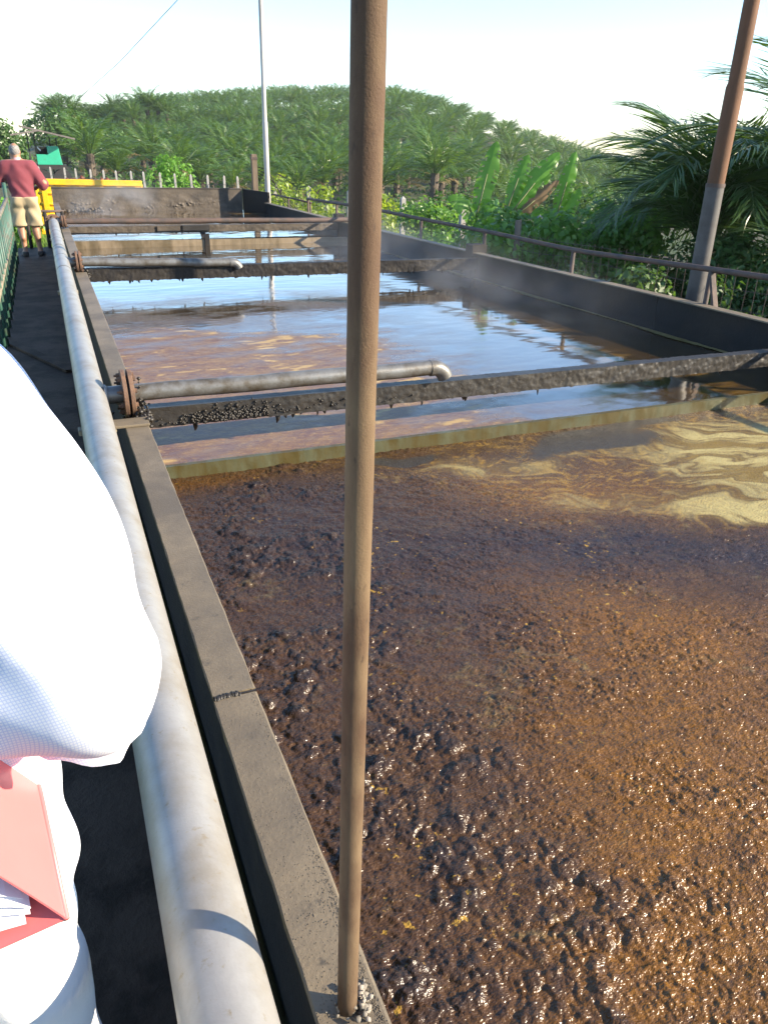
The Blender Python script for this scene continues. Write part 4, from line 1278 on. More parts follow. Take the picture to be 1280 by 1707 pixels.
def bush(name, label, cat, base, blobs, n, size, mat, seed, group=None, stems=4, aspect=0.55, stem_mat='stem'):
    o = thing(name, label, cat, base, group)
    V, F = leaf_cloud(blobs, n, size, seed, aspect=aspect)
    mk('foliage', V, F, M[mat], o)
    r = random.Random(seed)
    for i in range(stems):
        c = blobs[r.randrange(len(blobs))]
        b = MB(); b.tube([(r.uniform(-.1, .1), r.uniform(-.1, .1), -0.1), (c[0] * 0.5 + r.uniform(-.1, .1), c[1] * 0.5, c[2] * 0.5), (c[0], c[1], c[2])], [0.035, 0.025, 0.01], 6)
        b.build('stem', M[stem_mat], o, smooth=True)
    return o


def blobs_rand(seed, n, sx_, sy_, z0, z1, r0, r1):
    r = random.Random(seed)
    return [(r.uniform(-sx_, sx_), r.uniform(-sy_, sy_), r.uniform(z0, z1), r.uniform(r0, r1), r.uniform(r0, r1), r.uniform(r0, r1) * 0.8) for _ in range(n)]


# undergrowth below the palms
r = np.random.default_rng(5)
bl = []
for (rr_, az, px, py) in PALM_PTS[:150]:
    bl.append((px + r.uniform(-4, 4), py + r.uniform(-4, 4), float(ground_h(np.array(px), np.array(py))) + 0.3, 2.4, 2.4, 0.8))
V, F = leaf_cloud(bl, 16000, 0.42, 8)
tag(mk('undergrowth', V, F, M['tree']), 'low dark ferns and scrub between the plantation palms', 'undergrowth', kind='stuff')

# bright bush and scrub behind the end wall
bush('leafy_bush', 'bright yellow green bush behind the white fence posts', 'bush', (4.6, 32.6, -1.2), [(-0.3, 0, 1.4, 0.75, 0.6, 0.7), (0.25, 0.1, 1.75, 0.6, 0.6, 0.6), (-0.1, 0, 2.1, 0.45, 0.4, 0.4), (0.6, 0, 1.1, 0.6, 0.5, 0.6)], 1700, 0.14, 'bush', 21)
bush('broadleaf_tree', 'dark rounded tree at the far left edge beside the man', 'tree', (-2.0, 62, -1.2), [(-0.6, 0, 3.2, 1.6, 1.4, 1.0), (0.4, 0, 2.3, 1.4, 1.2, 1.1), (-1.4, 0, 3.7, 1.2, 1.2, 0.8), (0.3, 0, 1.2, 1.5, 1.2, 1.0)], 3600, 0.28, 'tree', 22, stem_mat='trunk')
bush('broadleaf_tree', 'small dark tree between the machine roof and the tall palms', 'tree', (3.1, 96, -1.0), [(0, 0, 4.0, 2.4, 2, 1.6), (-2, 0, 3.2, 2.0, 2, 1.6), (2.5, 0, 3.0, 2.2, 2, 1.5), (4.5, 0, 2.2, 2.0, 2, 1.5)], 4200, 0.36, 'tree', 23, stem_mat='trunk')

for k_, (x_, y_, lab_) in enumerate(((52, 56, 'hazy tree mass beyond the dark palm at the right'), (44, 58, 'hazy tree mass right of the hill foot'), (62, 50, 'far tree mass at the right edge'))):
    bush('broadleaf_tree', lab_, 'tree', (x_, y_, float(ground_h(np.array(float(x_)), np.array(float(y_))))), blobs_rand(90 + k_, 12, 5.5, 3, 1.0, 4.6, 1.6, 2.6), 5200, 0.42, 'tree', 90 + k_, stem_mat='trunk')

# vines on the fence and the bank right of the tank
VB = [(5.9, 22.0, 'yellow green vine on the fence nearest the pale pole', 'vine_yellow', 31), (6.5, 20.3, 'yellow green vine on the fence left of the rusty pole', 'vine_yellow', 32),
      (7.2, 18.2, 'pale vine climbing the white post right of the rusty pole', 'vine_yellow', 33), (7.5, 15.6, 'sunlit green vine below the hill right of the white post', 'vine', 34)]
for (x, y, lab, mt, sd) in VB:
    bush('climbing_vine', lab, 'vine', (x, y, -1.2), blobs_rand(sd, 9, 0.55, 0.9, 0.5, 1.85, 0.25, 0.5), 1500, 0.10, mt, sd, 'vines on the fence', aspect=0.75)
bush('leafy_bush', 'low green scrub on the bank beyond the right rail', 'bush', (8.6, 17.4, -1.2), blobs_rand(41, 9, 1.6, 1.2, 0.2, 1.1, 0.5, 0.8), 2600, 0.13, 'vine', 41)
bush('leafy_bush', 'hazy green scrub between the white post and the banana plants', 'bush', (9.6, 21.5, -1.2), blobs_rand(42, 10, 2.2, 1.2, 0.3, 1.5, 0.6, 0.9), 2600, 0.16, 'tree', 42)
bush('vine_bush', 'dense green vine mound right of the bend in the tank rail', 'bush', (6.55, 10.9, -1.2), blobs_rand(43, 20, 0.85, 1.0, 0.5, 1.95, 0.3, 0.5), 7500, 0.095, 'vine', 43, aspect=0.8)
bush('vine_bush', 'bright vine mound under the banana leaves', 'bush', (7.9, 11.6, -1.2), blobs_rand(44, 20, 0.9, 0.8, 0.6, 1.85, 0.3, 0.5), 7500, 0.10, 'vine', 44, aspect=0.8)
bush('vine_bush', 'shaded vine tangle on the mesh fence left of the orange pole', 'bush', (6.75, 8.7, -1.2), blobs_rand(45, 18, 0.5, 1.2, 0.2, 1.5, 0.25, 0.45), 5200, 0.09, 'tree', 45, aspect=0.75)
bush('vine_bush', 'dark weeds at the foot of the mesh fence by the orange pole', 'bush', (7.3, 6.4, -1.2), blobs_rand(46, 18, 0.4, 1.4, 0.2, 1.5, 0.25, 0.45), 5200, 0.09, 'tree', 46, aspect=0.5)
bush('vine_bush', 'leafy weeds between the banana plants and the dark palm', 'bush', (8.6, 10.6, -1.2), blobs_rand(47, 18, 0.8, 0.8, 0.4, 1.9, 0.3, 0.5), 6000, 0.10, 'vine', 47, aspect=0.7)


bush('vine_bush', 'dark undergrowth filling the gap right of the orange pole', 'bush', (8.6, 7.4, -1.2), blobs_rand(61, 18, 0.7, 0.8, 0.3, 1.7, 0.35, 0.55), 6000, 0.11, 'tree', 61, aspect=0.45)
bush('vine_bush', 'dark grassy undergrowth at the right edge below the palm', 'bush', (8.9, 5.9, -1.2), blobs_rand(62, 18, 0.7, 0.8, 0.3, 1.6, 0.35, 0.55), 6000, 0.11, 'tree', 62, aspect=0.35)
bush('vine_bush', 'dark undergrowth beneath the arching palm', 'bush', (9.2, 9.0, -1.2), blobs_rand(63, 16, 0.8, 0.6, 0.3, 1.6, 0.35, 0.55), 5000, 0.11, 'tree', 63, aspect=0.45)

# banana plants
def banana_leaf(L, W, bend, seed, tears=14):
    r = random.Random(seed); n = 26; V = []; F = []
    a = 0.0; x = z = 0.0; mid = []
    for i in range(n):
        s = i / (n - 1); mid.append((x, z)); an = RAD(90) - RAD(bend) * s ** 1.6
        x += math.cos(an) * L / n; z += math.sin(an) * L / n
    tear = sorted(r.randrange(3, n - 2) for _ in range(tears))
    for sd in (-1, 1):
        prev = None
        tt = set(r.sample(range(3, n - 2), 8))
        for i in range(n):
            s = i / (n - 1); w = W * (math.sin(math.pi * min(1, 0.08 + s * 0.9)) ** 0.6) * (1 if s < 0.97 else 0.4)
            fold = 0.35 + 0.12 * math.sin(i * 1.7 + seed)
            mx_, mz = mid[i]
            ob = 0.10 * W * math.sin(i * 2.3 + seed + sd) + 0.07 * W * r.uniform(-1, 1)
            row = [(mx_, 0, mz), (mx_ + fold * w * 0.2 + 0.4 * ob, sd * w * 0.5, mz + 0.05 * w), (mx_ + fold * w * 0.7 + ob * 0.9, sd * w * (0.90 + 0.12 * r.random()), mz - 0.30 * w * r.random())]
            k = len(V); V += row
            if prev is not None:
                if i in tt:
                    # a torn edge: keep the inner half joined, leave a wedge open outside
                    F += [(prev, prev + 1, k + 1, k)]
                    V.append((row[2][0], row[2][1] * 0.98, row[2][2] - 0.05 * W)); F += [(prev + 1, prev + 2, len(V) - 1)]
                else:
                    F += [(prev, prev + 1, k + 1, k), (prev + 1, prev + 2, k + 2, k + 1)]
            prev = k
    return V, F


def banana(label, base, leaves, seed, stem_h):
    o = thing('banana_plant', label, 'banana plant', base, 'banana plants')
    b = MB(); b.tube([(0, 0, -0.1), (0.02, 0, stem_h * 0.6), (0, 0, stem_h)], [0.11, 0.09, 0.05], 12); b.build('trunk', M['stem'], o, smooth=True)
    for i, (L, W, bend, az, lean, mt, z) in enumerate(leaves):
        V, F = banana_leaf(L, W, bend, seed + i)
        lf = mk('leaf', V, F, M[mt], o, smooth=True)
        lf.matrix_local = Matrix.Translation((0, 0, z + 0.32)) @ Matrix.Rotation(RAD(58 + az * 0.35), 4, 'Z') @ Matrix.Rotation(RAD(lean), 4, 'X') @ Matrix.Rotation(RAD(8), 4, 'Y')
        b = MB(); b.tube([(0, 0, -0.25), (0, 0, 0.0), (0.02, 0, L * 0.5)], [0.02, 0.018, 0.01], 6); b.build('midrib', M['stem'], lf, smooth=True)
    return o


banana('banana plant with one tall pale leaf at the left of the clump', (7.15, 13.0, -1.2), [(1.25, 0.19, 25, -20, 10, 'banana', 1.6), (0.8, 0.2, 80, 200, -40, 'banana', 1.4), (0.8, 0.18, 50, 60, 45, 'banana', 1.3)], 51, 1.7)
banana('banana plant with a broad bright leaf leaning right and a brown dead leaf', (7.65, 12.8, -1.2), [(1.45, 0.20, 25, -8, 36, 'banana', 1.5), (0.95, 0.16, 30, -30, 15, 'banana', 1.7), (1.2, 0.13, 30, -20, 48, 'banana_dry', 1.4), (0.7, 0.2, 80, 150, -35, 'banana', 1.3)], 57, 1.7)
banana('banana plant with narrow upright leaf at the right of the clump', (8.75, 12.9, -1.2), [(1.2, 0.16, 20, 0, 12, 'banana', 1.5), (0.9, 0.16, 20, -60, 22, 'banana', 1.2), (0.6, 0.13, 90, 200, 5, 'banana_dry', 1.1), (0.7, 0.18, 70, 90, -40, 'banana', 1.2)], 63, 1.5)
banana('small banana sucker with one pointed leaf left of the dark palm', (9.2, 11.7, -1.2), [(0.75, 0.15, 40, 150, -12, 'banana', 1.2), (0.55, 0.12, 70, 60, 40, 'banana_dry', 1.1), (0.6, 0.13, 60, -40, -50, 'banana', 1.1)], 69, 1.3)


# near palms on the right, each frond a part of its own
def near_palm(label, base, h, n, L, seed, az0=0, spread=(84, -20), fixed=(), ll=0.75, s=1.0):
    o = thing('palm_tree', label, 'palm tree', base, None)
    data_obj('trunk', trunk_mesh(h, 0.2, seed), o)
    r = random.Random(seed)
    mes = []
    for k in range(4):
        V, F = frond_arrays(L, 46, ll, 0.026, (80, 105, 130, 95)[k], 0, 0.9, seed * 7 + k, 0.028)
        me = bpy.data.meshes.new('frond'); fast_fill(me, V, F); me.materials.append(M['palm_near']); mes.append(me)
    lst = [(i * 2.39996 + az0 + r.uniform(-.2, .2), RAD(spread[0] + (spread[1] - spread[0]) * (i / (n - 1)) ** 0.9 + r.uniform(-6, 6)), r.uniform(-.4, .4), r.randrange(4), r.uniform(0.85, 1.1)) for i in range(n)]
    lst += [(RAD(a), RAD(t_), 0.2, k, sc) for (a, t_, k, sc) in fixed]
    for (a, tilt, roll, k, sc) in lst:
        data_obj('frond', mes[k], o, Matrix.Translation((0.08 * math.cos(a), 0.08 * math.sin(a), h)) @ Matrix.Rotation(a, 4, 'Z') @ Matrix.Rotation(-tilt, 4, 'Y') @ Matrix.Rotation(roll, 4, 'X') @ Matrix.Scale(sc, 4))
    return o


near_palm('dark arching palm between the banana plants and the orange pole', (9.2, 9.5, -1.2), 1.6, 24, 2.35, 81, 0.4, (92, 56), [(200, 74, 2, 1.15), (180, 62, 2, 1.1), (225, 78, 1, 1.1)], ll=0.75)
near_palm('tall dark palm at the right edge behind the orange pole', (10.1, 8.2, -1.2), 2.1, 30, 3.0, 82, 1.0, (90, 44), ll=0.85)
near_palm('dark palm behind the mesh fence at the right edge', (9.6, 7.4, -1.2), 0.5, 24, 2.2, 83, 2.0, (88, 20))
near_palm('farthest right palm with only frond tips reaching in at the right edge', (12.6, 7.4, -1.2), 1.8, 26, 3.6, 84, 0.2, (88, 0), ll=0.9)
near_palm('dark palm filling the gap between the arching palm and the edge', (10.9, 10.6, -1.2), 1.6, 22, 2.8, 86, 0.9, (90, 30), ll=0.85)

# grass left of the walkway and below the man
r = np.random.default_rng(15)
n = 42000
gx_ = np.where(r.random(n) < 0.75, r.uniform(-4.5, -0.6, n), r.uniform(-6, 0.2, n)); gy_ = r.uniform(3.0, 34.0, n)
keep = (gx_ < -0.6) | (gy_ > 16.2)
gx_, gy_ = gx_[keep], gy_[keep]; n = len(gx_)
gz_ = ground_h(gx_, gy_)
hgt = r.uniform(0.15, 0.55, n) * (1 + 0.8 * (fbm(gx_ * 0.8, gy_ * 0.8, 3, 2) > 0.1)); a = r.uniform(0, 6.28, n); lean = r.uniform(0.1, 0.6, n) * hgt; wd = 0.012 + 0.012 * r.random(n)
c_, s_ = np.cos(a), np.sin(a)
v0 = np.stack([gx_ - s_ * wd, gy_ + c_ * wd, gz_], -1); v1 = np.stack([gx_ + s_ * wd, gy_ - c_ * wd, gz_], -1); v2 = np.stack([gx_ + c_ * lean, gy_ + s_ * lean, gz_ + hgt], -1)
V = np.stack([v0, v1, v2], 1).reshape(-1, 3); F = np.arange(3 * n).reshape(-1, 3)
tag(mk('grass', V, F, M['grass']), 'sunlit long grass below and beyond the walkway', 'grass', kind='stuff')
bush('leafy_bush', 'sunlit weeds below the green railing at the left edge', 'bush', (-1.3, 13.5, -1.2), blobs_rand(48, 10, 0.5, 2.2, 0.3, 1.0, 0.3, 0.5), 2200, 0.10, 'bush', 48)
bush('leafy_bush', 'shrub beside the truck seen past the man', 'bush', (-0.9, 20.5, -1.2), blobs_rand(49, 8, 0.5, 1.0, 0.3, 1.7, 0.3, 0.6), 1800, 0.11, 'bush', 49)


# ================================================================ PEOPLE
def surface_nets(Fd, org, h):
    nx, ny, nz = Fd.shape
    ins = Fd < 0
    corners = [(i, j, k) for i in (0, 1) for j in (0, 1) for k in (0, 1)]
    sl_ = lambda A, c: A[c[0]:nx - 1 + c[0], c[1]:ny - 1 + c[1], c[2]:nz - 1 + c[2]]
    S = np.zeros((nx - 1, ny - 1, nz - 1, 3)); N = np.zeros((nx - 1, ny - 1, nz - 1))
    for a in range(8):
        for ax in range(3):
            c0 = corners[a]
            if c0[ax] == 1: continue
            c1 = list(c0); c1[ax] = 1
            f0 = sl_(Fd, c0); f1 = sl_(Fd, c1)
            m = (f0 < 0) != (f1 < 0)
            t_ = np.where(m, f0 / np.where(m, f0 - f1, 1), 0)
            for d in range(3):
                S[..., d] += np.where(m, c0[d] + (t_ if d == ax else 0), 0)
            N += m
    act = N > 0
    idx = -np.ones(act.shape, int); idx[act] = np.arange(act.sum())
    I = np.argwhere(act)
    P = (I + S[act] / N[act][:, None]) * h + np.array(org)
    Q = []
    for ax in range(3):
        o1, o2 = (ax + 1) % 3, (ax + 2) % 3
        a0 = [slice(None)] * 3; a1 = [slice(None)] * 3
        a0[ax] = slice(0, -1); a1[ax] = slice(1, None)
        s0 = ins[tuple(a0)]; s1 = ins[tuple(a1)]
        E_ = np.argwhere(s0 != s1)
        E_ = E_[(E_[:, o1] > 0) & (E_[:, o2] > 0) & (E_[:, o1] < Fd.shape[o1] - 1) & (E_[:, o2] < Fd.shape[o2] - 1)]
        fl = s0[tuple(E_.T)]
        def cell(d1, d2):
            q = E_.copy(); q[:, o1] += d1; q[:, o2] += d2
            return idx[tuple(q.T)]
        q4 = np.stack([cell(-1, -1), cell(0, -1), cell(0, 0), cell(-1, 0)], -1)
        q4[~fl] = q4[~fl][:, ::-1]
        Q.append(q4)
    return P, np.vstack(Q)


def sdf_mesh(prims, k, h, pad=0.05, grow=0.0, clip=None, wrinkle=None):
    """prims: ('c', a, b, ra, rb) tapered capsule, ('e', centre, radii) ellipsoid -> smooth union surface"""
    lo = np.full(3, 9e9); hi = -lo
    for p in prims:
        if p[0] == 'c':
            for q, r_ in ((p[1], p[3]), (p[2], p[4])):
                lo = np.minimum(lo, np.array(q) - r_); hi = np.maximum(hi, np.array(q) + r_)
        else:
            lo = np.minimum(lo, np.array(p[1]) - np.array(p[2])); hi = np.maximum(hi, np.array(p[1]) + np.array(p[2]))
    lo -= pad + grow; hi += pad + grow
    n = np.ceil((hi - lo) / h).astype(int) + 1
    G = np.stack(np.meshgrid(*[lo[i] + np.arange(n[i]) * h for i in range(3)], indexing='ij'), -1)
    D = np.full(G.shape[:3], 1.0)
    for p in prims:
        kk = p[-1] if len(p) in (6, 4) else k
        if p[0] == 'c':
            a = np.array(p[1], float); b_ = np.array(p[2], float); ab = b_ - a
            t_ = np.clip(((G - a) @ ab) / max(1e-9, ab @ ab), 0, 1)
            d = np.linalg.norm(G - a - t_[..., None] * ab, axis=-1) - (p[3] + (p[4] - p[3]) * t_)
        else:
            R_ = np.array(p[2], float); q = (G - np.array(p[1])) / R_
            l = np.linalg.norm(q, axis=-1); d = (l - 1) * np.minimum(R_.min() * 1.0 + 0 * l, R_.min()) * 1.0
            l2 = np.linalg.norm(q / R_, axis=-1); d = l * (l - 1) / np.maximum(l2, 1e-6)
        hh = np.maximum(kk - np.abs(D - d), 0) / kk
        D = np.minimum(D, d) - hh * hh * kk * 0.25
    D -= grow
    if wrinkle is not None:
        D += wrinkle(G)
    if clip is not None:
        D = np.maximum(D, clip(G))
    return surface_nets(D, lo, h)


def skin_mat(name, a, b):
    t = NT(name); v = t.geo()
    t.set(color=t.mix(t.noise(v, 14, 4), a, b), rough=0.5, sss=0.05)
    return t.m


M['skin'] = skin_mat('tanned_skin', (0.26, 0.13, 0.075), (0.36, 0.19, 0.115))
M['hair'] = simple_mat('grey_hair', (0.10, 0.095, 0.09), (0.28, 0.27, 0.26), 60, 0.7)
M['hair_dark'] = simple_mat('dark_hair', (0.015, 0.012, 0.01), (0.04, 0.03, 0.025), 60, 0.6)


def cloth(name, a, b, scale=7, bs=90):
    t = NT(name); v = t.geo()
    t.set(color=t.mix(t.noise(v, scale, 4), a, b), rough=0.85, normal=t.bump(t.noise(v, bs, 3), 0.3, 0.003), sheen=0.1)
    return t.m


M['maroon'] = cloth('maroon_cotton', (0.13, 0.022, 0.034), (0.20, 0.038, 0.055))
M['khaki'] = cloth('khaki_cotton', (0.30, 0.235, 0.14), (0.38, 0.305, 0.19))
M['collar'] = cloth('pale_pink_collar', (0.45, 0.25, 0.28), (0.55, 0.34, 0.36))
M['trousers'] = cloth('off_white_trousers', (0.78, 0.77, 0.75), (0.82, 0.81, 0.79))
M['shoe'] = cloth('dark_leather', (0.02, 0.018, 0.017), (0.05, 0.04, 0.035))
t = NT('white_shirt_fine_blue_check')
v = t.geo()
sx3 = t.n.new('ShaderNodeSeparateXYZ'); t.l.new(t.mapping(v, (1, 1, 1), (0.25, 0.3, 0.35)), sx3.inputs[0])
def line_of(o_):
    fr = t.math('FRACT', t.math('MULTIPLY', o_, 260.0))
    return t.math('LESS_THAN', fr, 0.30)
ln = t.math('MAXIMUM', line_of(sx3.outputs[2]), line_of(t.math('ADD', sx3.outputs[0], sx3.outputs[1])))
t.set(color=t.mix(t.math('MULTIPLY', ln, 0.5), (0.76, 0.76, 0.78), (0.33, 0.41, 0.70)), rough=0.85)
M['shirt'] = t.m


def fingers(palm, d, side, out, curl, s=1.0):
    """four fingers and a thumb leaving the palm; d = pointing direction, side = across the palm, out = curl direction"""
    d = Vector(d).normalized(); side = Vector(side).normalized(); out = Vector(out).normalized(); palm = Vector(palm); L = []
    for i, (o_, ln_) in enumerate(((-0.030, 0.070), (-0.010, 0.080), (0.011, 0.074), (0.031, 0.058))):
        a = palm + (side * o_ + d * 0.045) * s; b_ = a + (d * math.cos(curl * .5) + out * math.sin(curl * .5)) * ln_ * 0.55 * s
        c = b_ + (d * math.cos(curl) + out * math.sin(curl)) * ln_ * 0.5 * s
        L += [('c', tuple(a), tuple(b_), 0.0095 * s, 0.0085 * s, 0.004), ('c', tuple(b_), tuple(c), 0.0085 * s, 0.007 * s, 0.004)]
    a = palm - side * 0.035 * s - d * 0.005; b_ = a + (-side * 0.6 + d * 0.7 + out * 0.3).normalized() * 0.045 * s; c = b_ + (d * 0.9 + out * 0.5).normalized() * 0.03 * s
    return L + [('c', tuple(a), tuple(b_), 0.013 * s, 0.010 * s, 0.008), ('c', tuple(b_), tuple(c), 0.010 * s, 0.008 * s, 0.004)]


def vadd(a, b_): return (a[0] + b_[0], a[1] + b_[1], a[2] + b_[2])


# ---- the man in the maroon shirt, seen from behind, local frame: x right, y ahead, z up
man = thing('person', 'balding man in maroon shirt and khaki shorts standing on the walkway', 'person', (-0.26, 14.5, 0.0))
J = dict(hipL=(-.095, 0, .86), hipR=(.095, 0, .86), knL=(-.105, .03, .47), knR=(.11, .02, .47), anL=(-.10, -.03, .08), anR=(.125, -.02, .08),
         shL=(-.185, 0, 1.345), shR=(.185, .0, 1.345), elL=(-.345, .03, 1.12), elR=(.335, -.03, 1.10), haL=(-.40, .24, 1.0), haR=(.20, .17, 1.02))
legs = [('c', J['hipL'], J['knL'], .088, .058), ('c', J['knL'], J['anL'], .056, .036), ('c', vadd(J['knL'], (0, -.03, -.1)), vadd(J['anL'], (0, -.02, .2)), .05, .035),
        ('c', J['hipR'], J['knR'], .088, .058), ('c', J['knR'], J['anR'], .056, .036), ('c', vadd(J['knR'], (0, -.03, -.1)), vadd(J['anR'], (0, -.02, .2)), .05, .035),
        ('c', vadd(J['anL'], (0, -.03, -.04)), vadd(J['anL'], (-.03, .15, -.05)), .036, .03), ('c', vadd(J['anR'], (0, -.03, -.04)), vadd(J['anR'], (.03, .15, -.05)), .036, .03)]
torso = [('e', (0, 0.0, 1.21), (.195, .125, .24)), ('e', (0, .02, 1.02), (.175, .145, .18)), ('e', (0, -.01, .88), (.17, .13, .12)), ('c', (-.14, 0, 1.37), (.14, 0, 1.37), .07, .07)]
arms = [('c', J['shL'], J['elL'], .062, .046), ('c', J['elL'], J['haL'], .044, .028), ('c', J['shR'], J['elR'], .062, .046), ('c', J['elR'], J['haR'], .044, .028)]
hands = [('e', vadd(J['haL'], (-.01, .03, -.01)), (.04, .05, .02)), ('e', vadd(J['haR'], (-.03, .03, -.01)), (.045, .04, .022))]
hands += fingers(vadd(J['haL'], (-.01, .03, -.01)), (-.1, 1, -.1), (1, .1, 0), (0, 0, -1), 0.9) + fingers(vadd(J['haR'], (-.03, .03, -.01)), (-.9, .4, -.2), (.3, .9, 0), (0, 0, -1), 0.8)
HC = Vector((-.015, .045, 1.565))
head = [('c', (0, -.005, 1.38), (-.01, .03, 1.50), .06, .056), ('e', tuple(HC), (.074, .094, .108)), ('e', (HC.x - .02, HC.y + .035, HC.z - .06), (.055, .06, .06)),
        ('e', (HC.x - .04, HC.y + .098, HC.z - .01), (.013, .022, .026), 0.012), ('e', (HC.x - .076, HC.y - .005, HC.z - .015), (.012, .02, .032), 0.008), ('e', (HC.x + .074, HC.y - .012, HC.z - .015), (.012, .02, .032), 0.008),
        ('e', (HC.x - .03, HC.y + .088, HC.z - .055), (.024, .014, .010), 0.008), ('e', (HC.x - .055, HC.y + .07, HC.z + .012), (.015, .015, .009), 0.006), ('e', (HC.x - .005, HC.y + .083, HC.z + .012), (.015, .015, .009), 0.006)]
P, Q = sdf_mesh(legs + torso + arms + hands + head, 0.05, 0.0105)
mk('body', P, Q, M['skin'], man, smooth=True)
wr = lambda G: 0.006 * np.sin(G[..., 2] * 34 + 5 * np.sin(G[..., 0] * 9) + G[..., 1] * 12) * np.clip((1.25 - G[..., 2]) * 4, 0.15, 1) + 0.005 * np.sin(G[..., 0] * 30 + G[..., 2] * 14)
up_arm = [('c', J['shL'], vadd(J['elL'], (-.01, .04, -.02)), .078, .072), ('c', J['shR'], vadd(J['elR'], (-.01, .03, -.02)), .078, .072)]
P, Q = sdf_mesh(torso + up_arm + [('c', (0, 0, 1.36), (-.005, .012, 1.43), .085, .068)], 0.05, 0.0115, grow=0.016, wrinkle=wr,
                clip=lambda G: np.maximum(0.868 + 0.012 * np.sin(G[..., 0] * 22) - G[..., 2], G[..., 2] - 1.435))
mk('shirt', P, Q, M['maroon'], man, smooth=True)
b = MB(); b.tube([(0.0, 0.0, 1.41), (-0.004, 0.012, 1.455)], [0.078, 0.068], 20); b.build('collar', M['collar'], man, smooth=True, auto=40)
shorts = [('e', (0, -.01, .90), (.185, .145, .13)), ('c', J['hipL'], (-.12, .01, .5), .105, .108), ('c', J['hipR'], (.115, .01, .5), .105, .108), ('e', (-.085, -.075, .84), (.09, .08, .1)), ('e', (.085, -.075, .84), (.09, .08, .1))]
wr2 = lambda G: 0.008 * np.sin(G[..., 2] * 26 + 7 * G[..., 0] * np.sign(G[..., 0]) * 4 + G[..., 1] * 15)
P, Q = sdf_mesh(shorts, 0.035, 0.0115, grow=0.01, wrinkle=wr2, clip=lambda G: np.maximum(0.46 - G[..., 2], G[..., 2] - 0.905))
mk('shorts', P, Q, M['khaki'], man, smooth=True)
P, Q = sdf_mesh([('e', (HC.x, HC.y - .012, HC.z + .006), (.079, .097, .106))], 0.02, 0.008, wrinkle=lambda G: 0.003 * np.sin(G[..., 0] * 160) * np.sin(G[..., 2] * 130),
                clip=lambda G: np.maximum(np.maximum(G[..., 1] - HC.y - 0.035, HC.z - 0.075 - G[..., 2]), 0.062 - np.sqrt((G[..., 0] - HC.x) ** 2 + ((G[..., 1] - HC.y + 0.02) * 0.9) ** 2 + (np.minimum(G[..., 2] - HC.z - 0.11, 0)) ** 2)))
mk('hair', P, Q, M['hair'], man, smooth=True)
for s_, an in ((-1, J['anL']), (1, J['anR'])):
    P, Q = sdf_mesh([('c', vadd(an, (0, -.045, -.05)), vadd(an, (s_ * .03, .16, -.055)), .044, .042), ('c', vadd(an, (0, -.03, -.02)), vadd(an, (0, .03, -.035)), .042, .04)], 0.03, 0.009, clip=lambda G: np.maximum(-0.002 - G[..., 2], G[..., 2] - 0.075))
    mk('shoe', P, Q, M['shoe'], man, smooth=True)

# ---- the companion in the white shirt at the left edge, right elbow out, folder below it
pm = thing('person', 'person in white checked shirt cut off by the left edge, elbow out', 'person', (-0.312, 0.98, 0.0))
J = dict(hipL=(-.10, 0, .93), hipR=(.085, 0, .93), knL=(-.11, .03, .50), knR=(.095, .05, .50), anL=(-.11, -.03, .09), anR=(.12, .0, .09),
         shL=(-.20, 0, 1.52), shR=(.19, -.02, 1.50), elL=(-.30, .03, 1.20), elR=(.262, -.17, 1.245), haL=(-.20, .25, 1.10), haR=(.02, -.12, 1.20))
legs = [('c', J['hipL'], J['knL'], .095, .062), ('c', J['knL'], J['anL'], .06, .04), ('c', J['hipR'], J['knR'], .095, .062), ('c', J['knR'], J['anR'], .06, .04),
        ('c', vadd(J['anL'], (0, -.03, -.04)), vadd(J['anL'], (-.03, .16, -.05)), .038, .03), ('c', vadd(J['anR'], (0, -.03, -.04)), vadd(J['anR'], (.03, .16, -.05)), .038, .03)]
torso = [('e', (0, 0.0, 1.36), (.20, .13, .26)), ('e', (0, .02, 1.12), (.18, .14, .2)), ('e', (0, -.01, .95), (.175, .135, .13)), ('c', (-.15, 0, 1.53), (.15, 0, 1.53), .07, .07)]
arms = [('c', J['shL'], J['elL'], .062, .048), ('c', J['elL'], J['haL'], .046, .03), ('c', J['shR'], J['elR'], .062, .048), ('c', J['elR'], J['haR'], .046, .03)]
hands = [('e', vadd(J['haL'], (.02, .03, -.01)), (.045, .045, .022)), ('e', vadd(J['haR'], (-.04, .01, -.01)), (.05, .042, .022))]
hands += fingers(vadd(J['haL'], (.02, .03, -.01)), (.6, .8, -.1), (.8, -.6, 0), (0, 0, -1), 0.9) + fingers(vadd(J['haR'], (-.04, .01, -.01)), (-1, .2, -.2), (.2, 1, 0), (0, 0, -1), 0.9)
HC = Vector((0.0, .04, 1.735))
head = [('c', (0, -.005, 1.54), (0, .025, 1.67), .062, .058), ('e', tuple(HC), (.076, .096, .112)), ('e', (HC.x, HC.y + .035, HC.z - .065), (.056, .06, .06)),
        ('e', (HC.x, HC.y + .102, HC.z - .01), (.013, .022, .026), 0.012), ('e', (HC.x - .076, HC.y - .01, HC.z - .015), (.012, .02, .032), 0.008), ('e', (HC.x + .076, HC.y - .01, HC.z - .015), (.012, .02, .032), 0.008),
        ('e', (HC.x, HC.y + .092, HC.z - .058), (.024, .014, .010), 0.008), ('e', (HC.x - .03, HC.y + .085, HC.z + .012), (.015, .015, .009), 0.006), ('e', (HC.x + .03, HC.y + .085, HC.z + .012), (.015, .015, .009), 0.006)]
P, Q = sdf_mesh(legs + torso + arms + hands + head, 0.05, 0.011)
mk('body', P, Q, M['skin'], pm, smooth=True)
